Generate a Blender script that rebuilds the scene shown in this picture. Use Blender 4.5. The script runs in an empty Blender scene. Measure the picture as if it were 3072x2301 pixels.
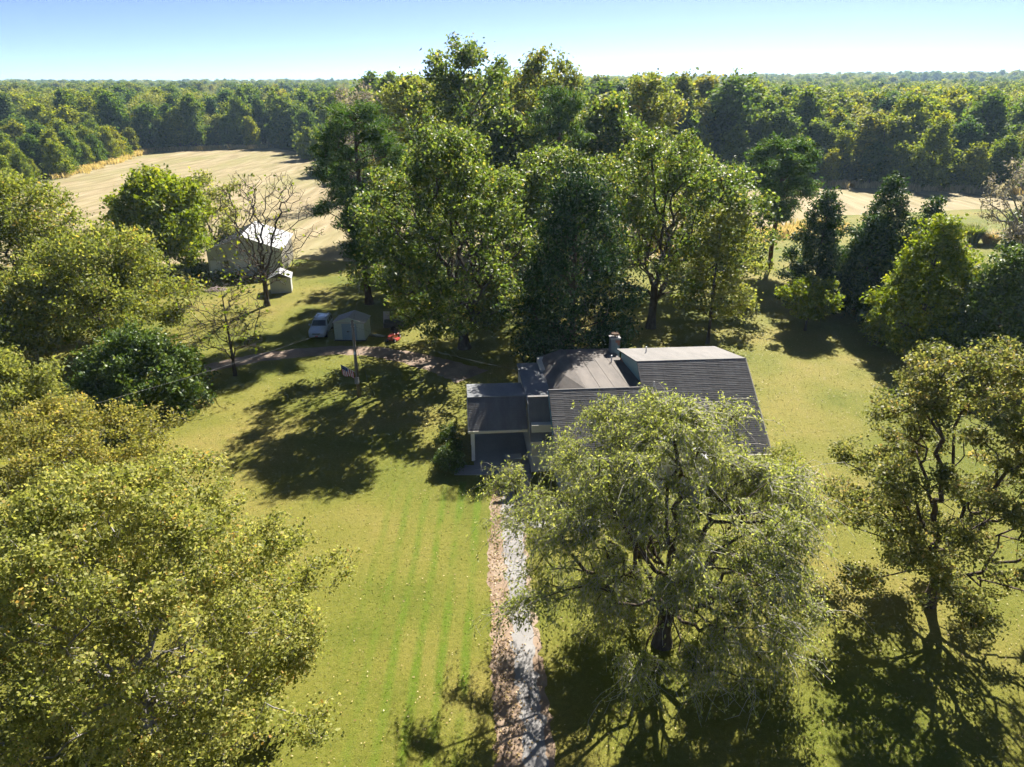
import bpy, math, random
import numpy as np
from mathutils import Vector

R = math.radians
scene = bpy.context.scene
# ------------------------------------------------------------------ camera
H, PITCH, FPX = 25.0, R(22.89), 2133.0
cam_d = bpy.data.cameras.new('camera')
cam_d.sensor_width = 36.0
cam_d.lens = FPX / 3072 * 36
cam_d.clip_start, cam_d.clip_end = 0.5, 20000
cam = bpy.data.objects.new('camera', cam_d)
cam.location = (0, 0, H)
cam.rotation_euler = (R(90) - PITCH, 0, 0)
scene.collection.objects.link(cam)
scene.camera = cam
# ------------------------------------------------------------------ sky and sun
SUN_AZ, SUN_EL = R(22), R(38.5)          # azimuth measured from +Y towards +X
world = bpy.data.worlds.new('World')
scene.world = world
world.use_nodes = True
wn = world.node_tree
wn.nodes.clear()
sky = wn.nodes.new('ShaderNodeTexSky')
sky.sky_type = 'NISHITA'
sky.sun_disc = False
sky.sun_elevation, sky.sun_rotation = SUN_EL, SUN_AZ
sky.altitude, sky.air_density, sky.dust_density, sky.ozone_density = 100, 0.27, 0.15, 2.8
bg = wn.nodes.new('ShaderNodeBackground')
bg.inputs['Strength'].default_value = 0.054
wo = wn.nodes.new('ShaderNodeOutputWorld')
tn = wn.nodes.new('ShaderNodeMix')
tn.data_type, tn.blend_type = 'RGBA', 'MULTIPLY'
tn.inputs[0].default_value = 1.0
tn.inputs[7].default_value = (0.98, 0.94, 0.98, 1)      # even correction of the sky's cyan cast
wn.links.new(sky.outputs[0], tn.inputs[6])
wn.links.new(tn.outputs[2], bg.inputs[0])
wn.links.new(bg.outputs[0], wo.inputs[0])
sun_d = bpy.data.lights.new('sun', 'SUN')
sun_d.energy, sun_d.angle, sun_d.color = 5.0, R(0.5), (1.0, 0.94, 0.84)
sun = bpy.data.objects.new('sun', sun_d)
SV = Vector((math.sin(SUN_AZ) * math.cos(SUN_EL), math.cos(SUN_AZ) * math.cos(SUN_EL), math.sin(SUN_EL)))
sun.rotation_euler = SV.to_track_quat('Z', 'Y').to_euler()
sun.location = SV * 100
scene.collection.objects.link(sun)
vs = scene.view_settings
vs.view_transform, vs.look, vs.exposure, vs.gamma = 'Standard', 'None', 1.83, 1.0
vs.use_curve_mapping = False
scene.render.engine = 'CYCLES'
scene.cycles.use_denoising = True
scene.cycles.use_adaptive_sampling = True
scene.cycles.adaptive_threshold = 0.03
scene.cycles.max_bounces = 8
scene.cycles.diffuse_bounces = 5
scene.cycles.glossy_bounces = 2
scene.cycles.transmission_bounces = 6
scene.cycles.volume_bounces = 0

# ------------------------------------------------------------------ helpers
C = scene.collection
cp, sp = math.cos(PITCH), math.sin(PITCH)


def gp(px, py, z=0.0):
    """Survey helper: world x, y of the point at height z seen at photo pixel (px, py)."""
    u, v = (px - 1536) / FPX, (py - 1150.5) / FPX
    Z = (H - z) / (sp + v * cp)
    return (u * Z, Z * (cp - v * sp))


def tag(o, label=None, cat=None, group=None, kind=None):
    if label: o['label'] = label
    if cat: o['category'] = cat
    if group: o['group'] = group
    if kind: o['kind'] = kind
    return o


def empty(name, loc, rz=0.0, label=None, cat=None, group=None):
    o = bpy.data.objects.new(name, None)
    o.empty_display_size = 0.3
    o.location = loc
    o.rotation_euler = (0, 0, rz)
    C.objects.link(o)
    return tag(o, label, cat, group)


def link(name, me, parent=None):
    o = bpy.data.objects.new(name, me)
    C.objects.link(o)
    if parent: o.parent = parent
    return o


def np_mesh(name, verts, faces, mat, rnd=None):
    """verts (n,3), faces (m,k) all with the same corner count."""
    me = bpy.data.meshes.new(name)
    verts = np.ascontiguousarray(verts, dtype=np.float32)
    faces = np.ascontiguousarray(faces, dtype=np.int32)
    m, k = faces.shape
    me.vertices.add(len(verts))
    me.vertices.foreach_set('co', verts.ravel())
    me.loops.add(m * k)
    me.loops.foreach_set('vertex_index', faces.ravel())
    me.polygons.add(m)
    me.polygons.foreach_set('loop_start', np.arange(0, m * k, k, dtype=np.int32))
    if rnd is not None:
        a = me.attributes.new('rnd', 'FLOAT', 'FACE')
        a.data.foreach_set('value', np.ascontiguousarray(rnd, dtype=np.float32))
    me.update(calc_edges=True)
    me.materials.append(mat)
    return me


class MB:
    def __init__(self):
        self.v, self.f = [], []

    def poly(self, pts):
        n = len(self.v)
        self.v += [tuple(p) for p in pts]
        self.f.append(tuple(range(n, n + len(pts))))
        return self

    def box(self, x0, x1, y0, y1, z0, z1):
        n = len(self.v)
        self.v += [(x0, y0, z0), (x1, y0, z0), (x1, y1, z0), (x0, y1, z0), (x0, y0, z1), (x1, y0, z1), (x1, y1, z1), (x0, y1, z1)]
        for q in ((0, 3, 2, 1), (4, 5, 6, 7), (0, 1, 5, 4), (1, 2, 6, 5), (2, 3, 7, 6), (3, 0, 4, 7)):
            self.f.append(tuple(n + i for i in q))
        return self

    def slab(self, pts, t):
        """thicken a planar polygon by t below it (along -normal)"""
        p = [Vector(q) for q in pts]
        nn = (p[1] - p[0]).cross(p[2] - p[0]).normalized() * t
        n, k = len(self.v), len(p)
        self.v += [tuple(q) for q in p] + [tuple(q - nn) for q in p]
        self.f.append(tuple(range(n, n + k)))
        self.f.append(tuple(range(n + 2 * k - 1, n + k - 1, -1)))
        for i in range(k):
            j = (i + 1) % k
            self.f.append((n + i, n + k + i, n + k + j, n + j))
        return self

    def tube(self, p0, p1, r0, r1=None, n=8, caps=True):
        r1 = r0 if r1 is None else r1
        p0, p1 = Vector(p0), Vector(p1)
        d = (p1 - p0).normalized()
        a = d.orthogonal().normalized()
        b = d.cross(a)
        s = len(self.v)
        for p, r in ((p0, r0), (p1, r1)):
            for i in range(n):
                t = 2 * math.pi * i / n
                self.v.append(tuple(p + (a * math.cos(t) + b * math.sin(t)) * r))
        for i in range(n):
            j = (i + 1) % n
            self.f.append((s + i, s + j, s + n + j, s + n + i))
        if caps:
            self.f.append(tuple(range(s + n - 1, s - 1, -1)))
            self.f.append(tuple(range(s + n, s + 2 * n)))
        return self

    def path(self, pts, r, n=5):
        for a, b in zip(pts[:-1], pts[1:]):
            self.tube(a, b, r, r, n)
        return self

    def loft(self, rings, caps=True):
        k = len(rings[0])
        s = len(self.v)
        for rg in rings: self.v += [tuple(p) for p in rg]
        for i in range(len(rings) - 1):
            for j in range(k):
                a, b = s + i * k + j, s + i * k + (j + 1) % k
                self.f.append((a, b, b + k, a + k))
        if caps:
            self.f.append(tuple(range(s + k - 1, s - 1, -1)))
            self.f.append(tuple(range(s + (len(rings) - 1) * k, s + len(rings) * k)))
        return self

    def build(self, name, mat, parent=None, smooth=False, bevel=0):
        me = bpy.data.meshes.new(name)
        me.from_pydata(self.v, [], self.f)
        if smooth:
            me.polygons.foreach_set('use_smooth', [True] * len(me.polygons))
        me.update()
        me.materials.append(mat)
        o = link(name, me, parent)
        if bevel:
            m = o.modifiers.new('bevel', 'BEVEL')
            m.width, m.segments, m.limit_method = bevel, 2, 'ANGLE'
        return o


# ------------------------------------------------------------------ materials
class NT:
    def __init__(self, name):
        self.m = bpy.data.materials.new(name)
        self.m.use_nodes = True
        self.t = self.m.node_tree
        self.t.nodes.clear()
        self.out = self.n('ShaderNodeOutputMaterial')

    def n(self, ty, **kw):
        nd = self.t.nodes.new(ty)
        for k, v in kw.items(): setattr(nd, k, v)
        return nd

    def l(self, a, b): self.t.links.new(a, b)

    def noise(self, scale, vec=None, detail=4, rough=0.6):
        nd = self.n('ShaderNodeTexNoise')
        nd.inputs['Scale'].default_value = scale
        nd.inputs['Detail'].default_value = detail
        nd.inputs['Roughness'].default_value = rough
        if vec is not None: self.l(vec, nd.inputs['Vector'])
        return nd.outputs[0]

    def ramp(self, fac, stops):
        nd = self.n('ShaderNodeValToRGB')
        e = nd.color_ramp.elements
        while len(e) > 1: e.remove(e[-1])
        e[0].position = stops[0][0]
        e[0].color = (*stops[0][1], 1)
        for p, c in stops[1:]:
            q = e.new(p)
            q.color = (*c, 1)
        self.l(fac, nd.inputs[0])
        return nd.outputs[0]

    def mix(self, fac, a, b, mode='MIX'):
        nd = self.n('ShaderNodeMix', data_type='RGBA', blend_type=mode)
        for s, v in ((nd.inputs[0], fac), (nd.inputs[6], a), (nd.inputs[7], b)):
            if isinstance(v, (int, float)): s.default_value = v
            elif isinstance(v, tuple): s.default_value = (*v, 1)
            else: self.l(v, s)
        return nd.outputs[2]

    def math(self, op, a, b=0.0):
        nd = self.n('ShaderNodeMath', operation=op)
        for s, v in ((nd.inputs[0], a), (nd.inputs[1], b)):
            if isinstance(v, (int, float)): s.default_value = v
            else: self.l(v, s)
        return nd.outputs[0]

    def mapping(self, vec, scale=(1, 1, 1), rot=(0, 0, 0)):
        nd = self.n('ShaderNodeMapping')
        nd.inputs['Scale'].default_value = scale
        nd.inputs['Rotation'].default_value = rot
        self.l(vec, nd.inputs['Vector'])
        return nd.outputs[0]

    def pos(self): return self.n('ShaderNodeNewGeometry').outputs['Position']

    def obj(self): return self.n('ShaderNodeTexCoord').outputs['Object']

    def bsdf(self, col, rough=0.8, spec=0.3, metal=0.0, bump=None, bstr=0.3, bdist=0.05):
        b = self.n('ShaderNodeBsdfPrincipled')
        if isinstance(col, tuple): b.inputs['Base Color'].default_value = (*col, 1)
        else: self.l(col, b.inputs['Base Color'])
        b.inputs['Roughness'].default_value = rough
        b.inputs['Specular IOR Level'].default_value = spec
        b.inputs['Metallic'].default_value = metal
        if bump is not None:
            bn = self.n('ShaderNodeBump')
            bn.inputs['Strength'].default_value = bstr
            bn.inputs['Distance'].default_value = bdist
            self.l(bump, bn.inputs['Height'])
            self.l(bn.outputs[0], b.inputs['Normal'])
        return b.outputs[0]

    def done(self, sh):
        self.l(sh, self.out.inputs['Surface'])
        return self.m


def plain(name, col, rough=0.7, spec=0.3, metal=0.0, var=0.25, scale=3.0):
    t = NT(name)
    nz = t.noise(scale, t.obj(), 5, 0.65)
    c = t.mix(t.math('MULTIPLY', nz, var * 1.6), col, tuple(x * 0.45 for x in col))
    return t.done(t.bsdf(c, rough, spec, metal, nz, 0.15, 0.01))


def leaf_mat(name, stops, trans=0.4, rough=0.5, spec=0.35, tint=(1.3, 1.3, 0.85), objvar=None, gain=1.55):
    t = NT(name)
    at = t.n('ShaderNodeAttribute', attribute_name='rnd')
    c = t.ramp(at.outputs['Fac'], [(p, (min(.8, q[0] * gain), min(.8, q[1] * gain * 1.04), min(.8, q[2] * gain))) for p, q in stops])
    if objvar:
        oi = t.n('ShaderNodeObjectInfo')
        oc = t.ramp(oi.outputs['Random'], objvar)
        c = t.mix(1.0, c, oc, 'MULTIPLY')
    b = t.bsdf(c, rough, spec)
    tr = t.n('ShaderNodeBsdfTranslucent')
    t.l(t.mix(1.0, c, tint, 'MULTIPLY'), tr.inputs[0])
    mx = t.n('ShaderNodeMixShader')
    mx.inputs[0].default_value = trans
    t.l(b, mx.inputs[1])
    t.l(tr.outputs[0], mx.inputs[2])
    return t.done(mx.outputs[0])


def bark_mat(name, a, b):
    t = NT(name)
    nz = t.noise(6.0, t.mapping(t.obj(), (1, 1, 0.25)), 5, 0.7)
    return t.done(t.bsdf(t.ramp(nz, [(0.3, a), (0.7, b)]), 0.9, 0.15, 0, nz, 0.6, 0.03))


M = {}
M['bark'] = bark_mat('bark_brown', (0.035, 0.026, 0.020), (0.11, 0.085, 0.065))
M['bark_grey'] = bark_mat('bark_grey', (0.10, 0.095, 0.09), (0.30, 0.28, 0.26))
M['bark_pine'] = bark_mat('bark_pine', (0.04, 0.026, 0.018), (0.13, 0.08, 0.05))
M['twig'] = bark_mat('twig_grey', (0.26, 0.24, 0.21), (0.50, 0.47, 0.42))
M['maple'] = leaf_mat('leaf_maple_yellow', [(0, (0.075, 0.088, 0.018)), (0.3, (0.145, 0.15, 0.034)), (0.62, (0.205, 0.20, 0.058)), (0.95, (0.31, 0.27, 0.10)), (1, (0.31, 0.19, 0.06))], 0.5, 0.6, 0.2, gain=1.5)
M['maple_gold'] = leaf_mat('leaf_maple_gold', [(0, (0.08, 0.085, 0.018)), (0.4, (0.16, 0.152, 0.036)), (0.85, (0.25, 0.21, 0.06)), (1, (0.29, 0.19, 0.05))], 0.5, 0.6, 0.2, gain=1.5)
M['maple_dull'] = leaf_mat('leaf_maple_dull', [(0, (0.042, 0.052, 0.014)), (0.5, (0.095, 0.098, 0.028)), (0.85, (0.16, 0.145, 0.05)), (1, (0.22, 0.15, 0.06))], 0.52, 0.55, 0.25, gain=1.8)
M['willow'] = leaf_mat('leaf_willow', [(0, (0.055, 0.07, 0.016)), (0.5, (0.125, 0.138, 0.036)), (1, (0.23, 0.22, 0.075))], 0.54, 0.55, 0.25, gain=1.95)
M['oak'] = leaf_mat('leaf_oak', [(0, (0.026, 0.046, 0.009)), (0.5, (0.066, 0.092, 0.016)), (0.9, (0.135, 0.145, 0.028)), (1, (0.21, 0.17, 0.04))], 0.54, 0.5, 0.25, gain=1.75)
M['pecan'] = leaf_mat('leaf_pecan', [(0, (0.046, 0.062, 0.011)), (0.5, (0.11, 0.122, 0.022)), (0.94, (0.19, 0.18, 0.04)), (1, (0.25, 0.17, 0.04))], 0.52, 0.55, 0.2, gain=1.75)
M['magnolia'] = leaf_mat('leaf_magnolia', [(0, (0.008, 0.022, 0.008)), (0.6, (0.018, 0.040, 0.011)), (1, (0.055, 0.085, 0.018))], 0.18, 0.6, 0.12)
M['bush'] = leaf_mat('leaf_bush', [(0, (0.024, 0.044, 0.009)), (0.6, (0.060, 0.092, 0.015)), (1, (0.13, 0.15, 0.03))], 0.3, 0.5, 0.25)
M['pine'] = leaf_mat('leaf_pine', [(0, (0.018, 0.042, 0.008)), (0.6, (0.05, 0.09, 0.016)), (1, (0.12, 0.16, 0.03))], 0.35, 0.6, 0.15)
M['cedar'] = leaf_mat('leaf_cedar', [(0, (0.012, 0.030, 0.009)), (0.6, (0.032, 0.058, 0.013)), (1, (0.11, 0.14, 0.025))], 0.25, 0.6, 0.15)
M['gold'] = leaf_mat('leaf_golden', [(0, (0.075, 0.11, 0.008)), (0.5, (0.16, 0.20, 0.013)), (1, (0.29, 0.28, 0.03))], 0.45, 0.6, 0.15, gain=1.15)
M['wispy'] = leaf_mat('leaf_wispy', [(0, (0.08, 0.095, 0.02)), (0.6, (0.16, 0.165, 0.04)), (1, (0.26, 0.23, 0.06))], 0.45, 0.6, 0.15)
M['dead'] = leaf_mat('leaf_dead', [(0, (0.12, 0.10, 0.08)), (1, (0.28, 0.24, 0.20))], 0.3, 0.8, 0.1)
M['straw'] = leaf_mat('straw', [(0, (0.20, 0.15, 0.07)), (1, (0.40, 0.30, 0.16))], 0.3, 0.8, 0.1)
FV = [(0.0, (0.50, 0.72, 0.80)), (0.16, (0.85, 1.0, 0.9)), (0.34, (1.0, 1.05, 0.8)), (0.5, (1.35, 1.3, 0.7)), (0.62, (0.62, 0.82, 0.72)), (0.74, (0.95, 1.05, 0.8)), (0.86, (1.6, 1.45, 0.8)), (0.94, (1.35, 1.15, 0.75)), (1.0, (1.15, 1.05, 1.5))]
M['forest'] = leaf_mat('leaf_forest', [(0, (0.035, 0.055, 0.010)), (0.5, (0.09, 0.115, 0.018)), (1, (0.18, 0.18, 0.03))], 0.45, 0.7, 0.1, objvar=FV)
M['forest_dark'] = leaf_mat('leaf_forest_dark', [(0, (0.014, 0.03, 0.010)), (0.5, (0.035, 0.06, 0.016)), (1, (0.08, 0.10, 0.024))], 0.3, 0.7, 0.1, objvar=[(0, (0.8, 0.95, 1.0)), (1, (1.3, 1.2, 0.9))])
M['forest_b'] = leaf_mat('leaf_forest_olive', [(0, (0.05, 0.062, 0.010)), (0.5, (0.115, 0.13, 0.018)), (1, (0.21, 0.20, 0.03))], 0.45, 0.7, 0.1, objvar=FV)

# ------------------------------------------------------------------ ground
DRIVE_L = [gp(1478, 1395), gp(1474, 1500), gp(1468, 1620), gp(1466, 1720), gp(1470, 1850), gp(1476, 1990), gp(1482, 2120), gp(1486, 2301), (gp(1486, 2301)[0] + 0.1, 6.0)]
DRIVE_R = [gp(1600, 1395), gp(1580, 1500), gp(1575, 1620), gp(1590, 1720), gp(1606, 1850), gp(1625, 1990), gp(1648, 2120), gp(1668, 2301), (gp(1668, 2301)[0] + 0.1, 6.0)]


def lawn_material():
    t = NT('lawn_grass')
    p = t.pos()
    sep = t.n('ShaderNodeSeparateXYZ')
    t.l(p, sep.inputs[0])
    n1 = t.noise(0.075, p, 7, 0.7)
    n2 = t.noise(0.6, p, 7, 0.8)
    n4 = t.noise(4.5, p, 6, 0.9)
    n3 = t.noise(9.0, p, 4, 0.8)
    c = t.ramp(n1, [(0.40, (0.105, 0.125, 0.014)), (0.49, (0.18, 0.170, 0.030)), (0.58, (0.27, 0.21, 0.06))])
    c = t.mix(t.math('MULTIPLY', t.math('MAXIMUM', t.math('SUBTRACT', n2, 0.44), 0.0), 2.6), c, (0.10, 0.14, 0.012))
    # mowing stripes, running away from the road along the drive
    wv = t.math('SINE', t.math('MULTIPLY', t.math('ADD', sep.outputs[0], t.math('MULTIPLY', t.noise(0.10, p, 2), 0.5)), 5.6))
    inx = t.math('MULTIPLY', t.math('GREATER_THAN', sep.outputs[0], -9.5), t.math('LESS_THAN', sep.outputs[0], -1.5))
    iny = t.math('LESS_THAN', sep.outputs[1], 42.0)
    inx = t.math('MULTIPLY', inx, t.math('MULTIPLY', t.math('ADD', sep.outputs[0], 9.5), 0.16))
    sm = t.math('MULTIPLY', t.math('MULTIPLY', inx, iny), t.math('MULTIPLY', t.math('ADD', wv, 0.15), t.math('MULTIPLY', t.math('MAXIMUM', t.math('SUBTRACT', t.noise(0.22, t.mapping(p, (1.0, 0.45, 1)), 4, 0.7), 0.38), 0.0), 6.0)))
    nd = t.n('ShaderNodeClamp')
    t.l(sm, nd.inputs[0])
    c = t.mix(nd.outputs[0], c, (0.085, 0.15, 0.007))
    # dry straw-coloured specks and fine grain
    c = t.mix(t.math('MULTIPLY', t.math('GREATER_THAN', n3, 0.56), 0.35), c, (0.30, 0.25, 0.09))
    c = t.mix(t.math('MULTIPLY', t.math('MAXIMUM', t.math('SUBTRACT', n4, 0.50), 0.0), 5.0), c, (0.075, 0.09, 0.010))
    c = t.mix(t.math('MULTIPLY', t.math('MAXIMUM', t.math('SUBTRACT', 0.47, n4), 0.0), 4.0), c, (0.33, 0.28, 0.10))
    g = t.noise(16.0, p, 5, 0.85)
    c = t.mix(t.math('MULTIPLY', t.math('MAXIMUM', t.math('SUBTRACT', g, 0.40), 0.0), 3.0), c, (0.075, 0.085, 0.010))
    return t.done(t.bsdf(c, 0.9, 0.1, 0, n4, 0.6, 0.12))


def field_material():
    t = NT('hay_stubble')
    p = t.pos()
    s = t.noise(0.5, t.mapping(p, (1.0, 0.10, 1), (0, 0, R(22))), 5, 0.65)
    b = t.noise(0.02, p, 4, 0.6)
    s2 = t.noise(0.09, t.mapping(p, (1.0, 0.22, 1), (0, 0, R(-50))), 4, 0.6)
    c = t.ramp(s, [(0.34, (0.165, 0.135, 0.07)), (0.5, (0.25, 0.205, 0.115)), (0.66, (0.33, 0.28, 0.175))])
    c = t.mix(t.math('MULTIPLY', t.math('MAXIMUM', t.math('SUBTRACT', s2, 0.42), 0.0), 3.0), c, (0.175, 0.175, 0.06))
    c = t.mix(t.math('MULTIPLY', t.math('SUBTRACT', b, 0.35), 0.8), c, (0.32, 0.235, 0.145))
    sep = t.n('ShaderNodeSeparateXYZ')
    t.l(t.mapping(p, (1, 1, 1), (0, 0, R(18))), sep.inputs[0])
    tw = t.math('SINE', t.math('ADD', t.math('MULTIPLY', sep.outputs[0], 0.95), t.math('MULTIPLY', t.noise(0.012, p, 3), 26.0)))
    tw = t.math('MULTIPLY', t.math('MAXIMUM', t.math('SUBTRACT', tw, 0.35), 0.0), t.math('MULTIPLY', t.noise(0.05, p, 3), 1.1))
    c = t.mix(tw, c, (0.15, 0.125, 0.06))
    return t.done(t.bsdf(c, 0.95, 0.1, 0, s, 0.4, 0.1))


def ground_material():
    t = NT('woodland_floor')
    p = t.pos()
    n1 = t.noise(0.05, p, 6, 0.65)
    return t.done(t.bsdf(t.ramp(n1, [(0.3, (0.05, 0.06, 0.02)), (0.6, (0.11, 0.10, 0.04)), (0.8, (0.2, 0.15, 0.07))]), 0.95, 0.1, 0, n1, 0.4, 0.3))


def gravel_material(name, cols, sc=4.0):
    t = NT(name)
    p = t.pos()
    n1 = t.noise(sc * 0.12, p, 5, 0.7)
    n2 = t.noise(sc * 6, p, 4, 0.85)
    c = t.ramp(n1, [(0.3, cols[0]), (0.52, cols[1]), (0.72, cols[2])])
    c = t.mix(t.math('MULTIPLY', n2, 0.3), c, tuple(x * 0.45 for x in cols[1]))
    return t.done(t.bsdf(c, 0.95, 0.1, 0, n2, 0.25, 0.015))


M['lawn'] = lawn_material()
M['field'] = field_material()
M['gravel'] = gravel_material('drive_gravel', [(0.20, 0.19, 0.185), (0.26, 0.25, 0.243), (0.32, 0.31, 0.30)])
M['litter'] = gravel_material('leaf_litter_dirt', [(0.17, 0.115, 0.075), (0.27, 0.20, 0.145), (0.36, 0.30, 0.235)])
M['dirt'] = gravel_material('dirt_track', [(0.15, 0.11, 0.08), (0.25, 0.19, 0.145), (0.33, 0.27, 0.22)])
M['concrete'] = gravel_material('concrete', [(0.24, 0.235, 0.23), (0.30, 0.295, 0.285), (0.35, 0.345, 0.335)], 2.0)


def vnoise(x, y, s=0.0):
    return math.sin(x * 1.3 + s) * math.cos(y * 1.7 - s * 2) * 0.5 + math.sin(x * 0.37 + y * 0.61 + s * 3) * 0.5


def terrain(x, y):
    r = math.hypot(x, y)
    if r < 450: return 0.0
    t = min(1.0, (r - 450) / 2000.0)
    t = t * t * (3 - 2 * t)
    a = math.atan2(x, max(y, 1.0))
    amp = 17 + 13 * math.tanh((a - 0.05) * 2.6)
    return t * (amp + 3.0 * vnoise(x * 0.0035, y * 0.003))


rings = [0, 60, 120, 200, 300, 420, 520, 640, 780, 940, 1120, 1330, 1560, 1820, 2100, 2450, 2900, 3600, 4800, 7000]
NS = 96
gv, gf = [(0, 0, -0.06)], []
for i, r_ in enumerate(rings[1:]):
    for k in range(NS):
        a = 2 * math.pi * k / NS
        x, y = r_ * math.sin(a), r_ * math.cos(a)
        gv.append((x, y, terrain(x, y) - 0.06))
for k in range(NS): gf.append((0, 1 + (k + 1) % NS, 1 + k))
for i in range(len(rings) - 2):
    for k in range(NS):
        a, b = 1 + i * NS + k, 1 + i * NS + (k + 1) % NS
        gf.append((a, b, b + NS, a + NS))
me = bpy.data.meshes.new('ground')
me.from_pydata(gv, [], gf)
me.polygons.foreach_set('use_smooth', [True] * len(me.polygons))
me.materials.append(ground_material())
tag(link('ground', me), 'woodland floor and open country reaching to the horizon', None, None, 'structure')

CLEAR = [(-104, -80), (-104, 60), (-112, 140), (-128, 205), (-145, 300), (-102, 317), (-78, 285), (-60, 232), (-40, 214), (20, 206), (88, 193), (134, 176), (158, 150), (165, 60), (165, -80)]


def wig(pts, step, amp, seed, closed=True):
    rg = random.Random(seed)
    out = []
    n = len(pts)
    for i in range(n if closed else n - 1):
        a, b = pts[i], pts[(i + 1) % n]
        L = math.hypot(b[0] - a[0], b[1] - a[1])
        k = max(1, int(L / step))
        for j in range(k):
            t = j / k
            out.append((a[0] + (b[0] - a[0]) * t + rg.uniform(-amp, amp), a[1] + (b[1] - a[1]) * t + rg.uniform(-amp, amp)))
    if not closed: out.append(pts[-1])
    return out


def sheet(name, pts, z, mat, label):
    mb = MB().poly([(x, y, z) for x, y in pts])
    o = mb.build(name, mat)
    if o.data.polygons[0].normal.z < 0: o.data.flip_normals()
    return tag(o, label, None, None, 'structure')


sheet('hay_field', wig(CLEAR, 6, 0.8, 3), -0.03, M['field'], 'tan mown hay field stretching behind the yard to the woods')
LAWN_BACK = [(-104, 104), (-60, 103), (-36, 109), (-10, 104), (20, 106), (45, 128), (60, 146), (100, 156), (150, 152)]
sheet('lawn', [(-104, -78)] + wig(LAWN_BACK, 1.5, 0.25, 5, False) + [(150, -78)], 0.0, M['lawn'], 'mown yellow green lawn around the house')


def strip(name, Lp, Rp, z, mat, label, amp=0.0, seed=1):
    rg = random.Random(seed)
    mb = MB()
    row = []
    for i in range(len(Lp) - 1):
        k = 10
        for j in range(k + (i == len(Lp) - 2)):
            t = j / k
            a = [Lp[i][q] + (Lp[i + 1][q] - Lp[i][q]) * t for q in (0, 1)]
            b = [Rp[i][q] + (Rp[i + 1][q] - Rp[i][q]) * t for q in (0, 1)]
            row.append(((a[0] + rg.uniform(-amp, amp), a[1] + rg.uniform(-amp, amp) * .5, z), (b[0] + rg.uniform(-amp, amp), b[1] + rg.uniform(-amp, amp) * .5, z)))
    for (a, b), (c, d) in zip(row[:-1], row[1:]): mb.poly([a, c, d, b])
    o = mb.build(name, mat)
    if o.data.polygons[0].normal.z < 0: o.data.flip_normals()
    return tag(o, label, None, None, 'structure')


strip('driveway_verge', DRIVE_L, DRIVE_R, 0.004, M['litter'], 'brown leaf littered dirt along the drive', 0.15, 4)
DL2 = [(l[0] + (r[0] - l[0]) * f, l[1]) for l, r, f in zip(DRIVE_L, DRIVE_R, (0.2, 0.3, 0.36, 0.42, 0.44, 0.44, 0.46, 0.48, 0.5))]
DR2 = [(l[0] + (r[0] - l[0]) * f, l[1]) for l, r, f in zip(DRIVE_L, DRIVE_R, (0.98, 0.97, 0.95, 0.92, 0.9, 0.88, 0.88, 0.88, 0.9))]
strip('driveway', DL2, DR2, 0.008, M['gravel'], 'pale gravel drive leading to the carport', 0.15, 9)


def track(name, pts, w, z, mat, label, seed, amp=0.15):
    L_, R_ = [], []
    for i, p in enumerate(pts):
        a, b = pts[max(0, i - 1)], pts[min(len(pts) - 1, i + 1)]
        d = Vector((b[0] - a[0], b[1] - a[1])).normalized()
        ww = w[i] if isinstance(w, list) else w
        L_.append((p[0] - d.y * ww / 2, p[1] + d.x * ww / 2))
        R_.append((p[0] + d.y * ww / 2, p[1] - d.x * ww / 2))
    return strip(name, L_, R_, z, mat, label, amp, seed)


TRK = [gp(x, y) for x, y in ((590, 1112), (680, 1092), (780, 1072), (900, 1058), (1010, 1050), (1120, 1054), (1230, 1072), (1330, 1100), (1420, 1130))]
track('dirt_track', TRK, [2.0, 2.3, 2.5, 2.6, 2.6, 2.7, 3.0, 3.4, 4.2], 0.004, M['dirt'], 'shaded dirt track curving behind the yard to the carport', 7, 0.2)
# concrete apron and front walk
WALK = MB().slab([(*gp(1545, 1530), 0.05), (*gp(1600, 1585), 0.05), (gp(1600, 1585)[0] + 9.5, 36.6, 0.05), (gp(1600, 1585)[0] + 9.5, 37.8, 0.05), (*gp(1555, 1500), 0.05)], 0.12)
tag(WALK.build('front_walk', M['concrete']), 'concrete front walk leaving the drive under the drooping tree', None, None, 'structure')

# ------------------------------------------------------------------ trees
def prim(pts, start, spath, bf):
    """greedy tree: joins every point to the skeleton, trading new wood against path length"""
    n0, n = len(start), len(pts)
    P = np.vstack([start, pts])
    par = np.full(n0 + n, -1)
    par[1:n0] = np.arange(n0 - 1)
    path = np.zeros(n0 + n)
    path[:n0] = spath
    best = np.full(n, 1e9)
    bpar = np.zeros(n, int)
    bl = np.zeros(n)
    for j in range(n0):
        d = np.linalg.norm(pts - P[j], axis=1)
        c = d + bf * (path[j] + d)
        m = c < best
        best[m], bpar[m], bl[m] = c[m], j, path[j] + d[m]
    done = np.zeros(n, bool)
    order = list(range(n0))
    for _ in range(n):
        b = np.where(done, 1e12, best)
        i = int(b.argmin())
        done[i] = True
        par[n0 + i] = bpar[i]
        path[n0 + i] = bl[i]
        order.append(n0 + i)
        d = np.linalg.norm(pts - pts[i], axis=1)
        c = d + bf * (bl[i] + d)
        m = (c < best) & ~done
        best[m], bpar[m], bl[m] = c[m], n0 + i, bl[i] + d[m]
    w = np.zeros(n0 + n)
    hasch = np.zeros(n0 + n, bool)
    for j in reversed(order):
        if not hasch[j]: w[j] += 1
        if par[j] >= 0:
            w[par[j]] += w[j]
            hasch[par[j]] = True
    return P, par, w


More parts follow.
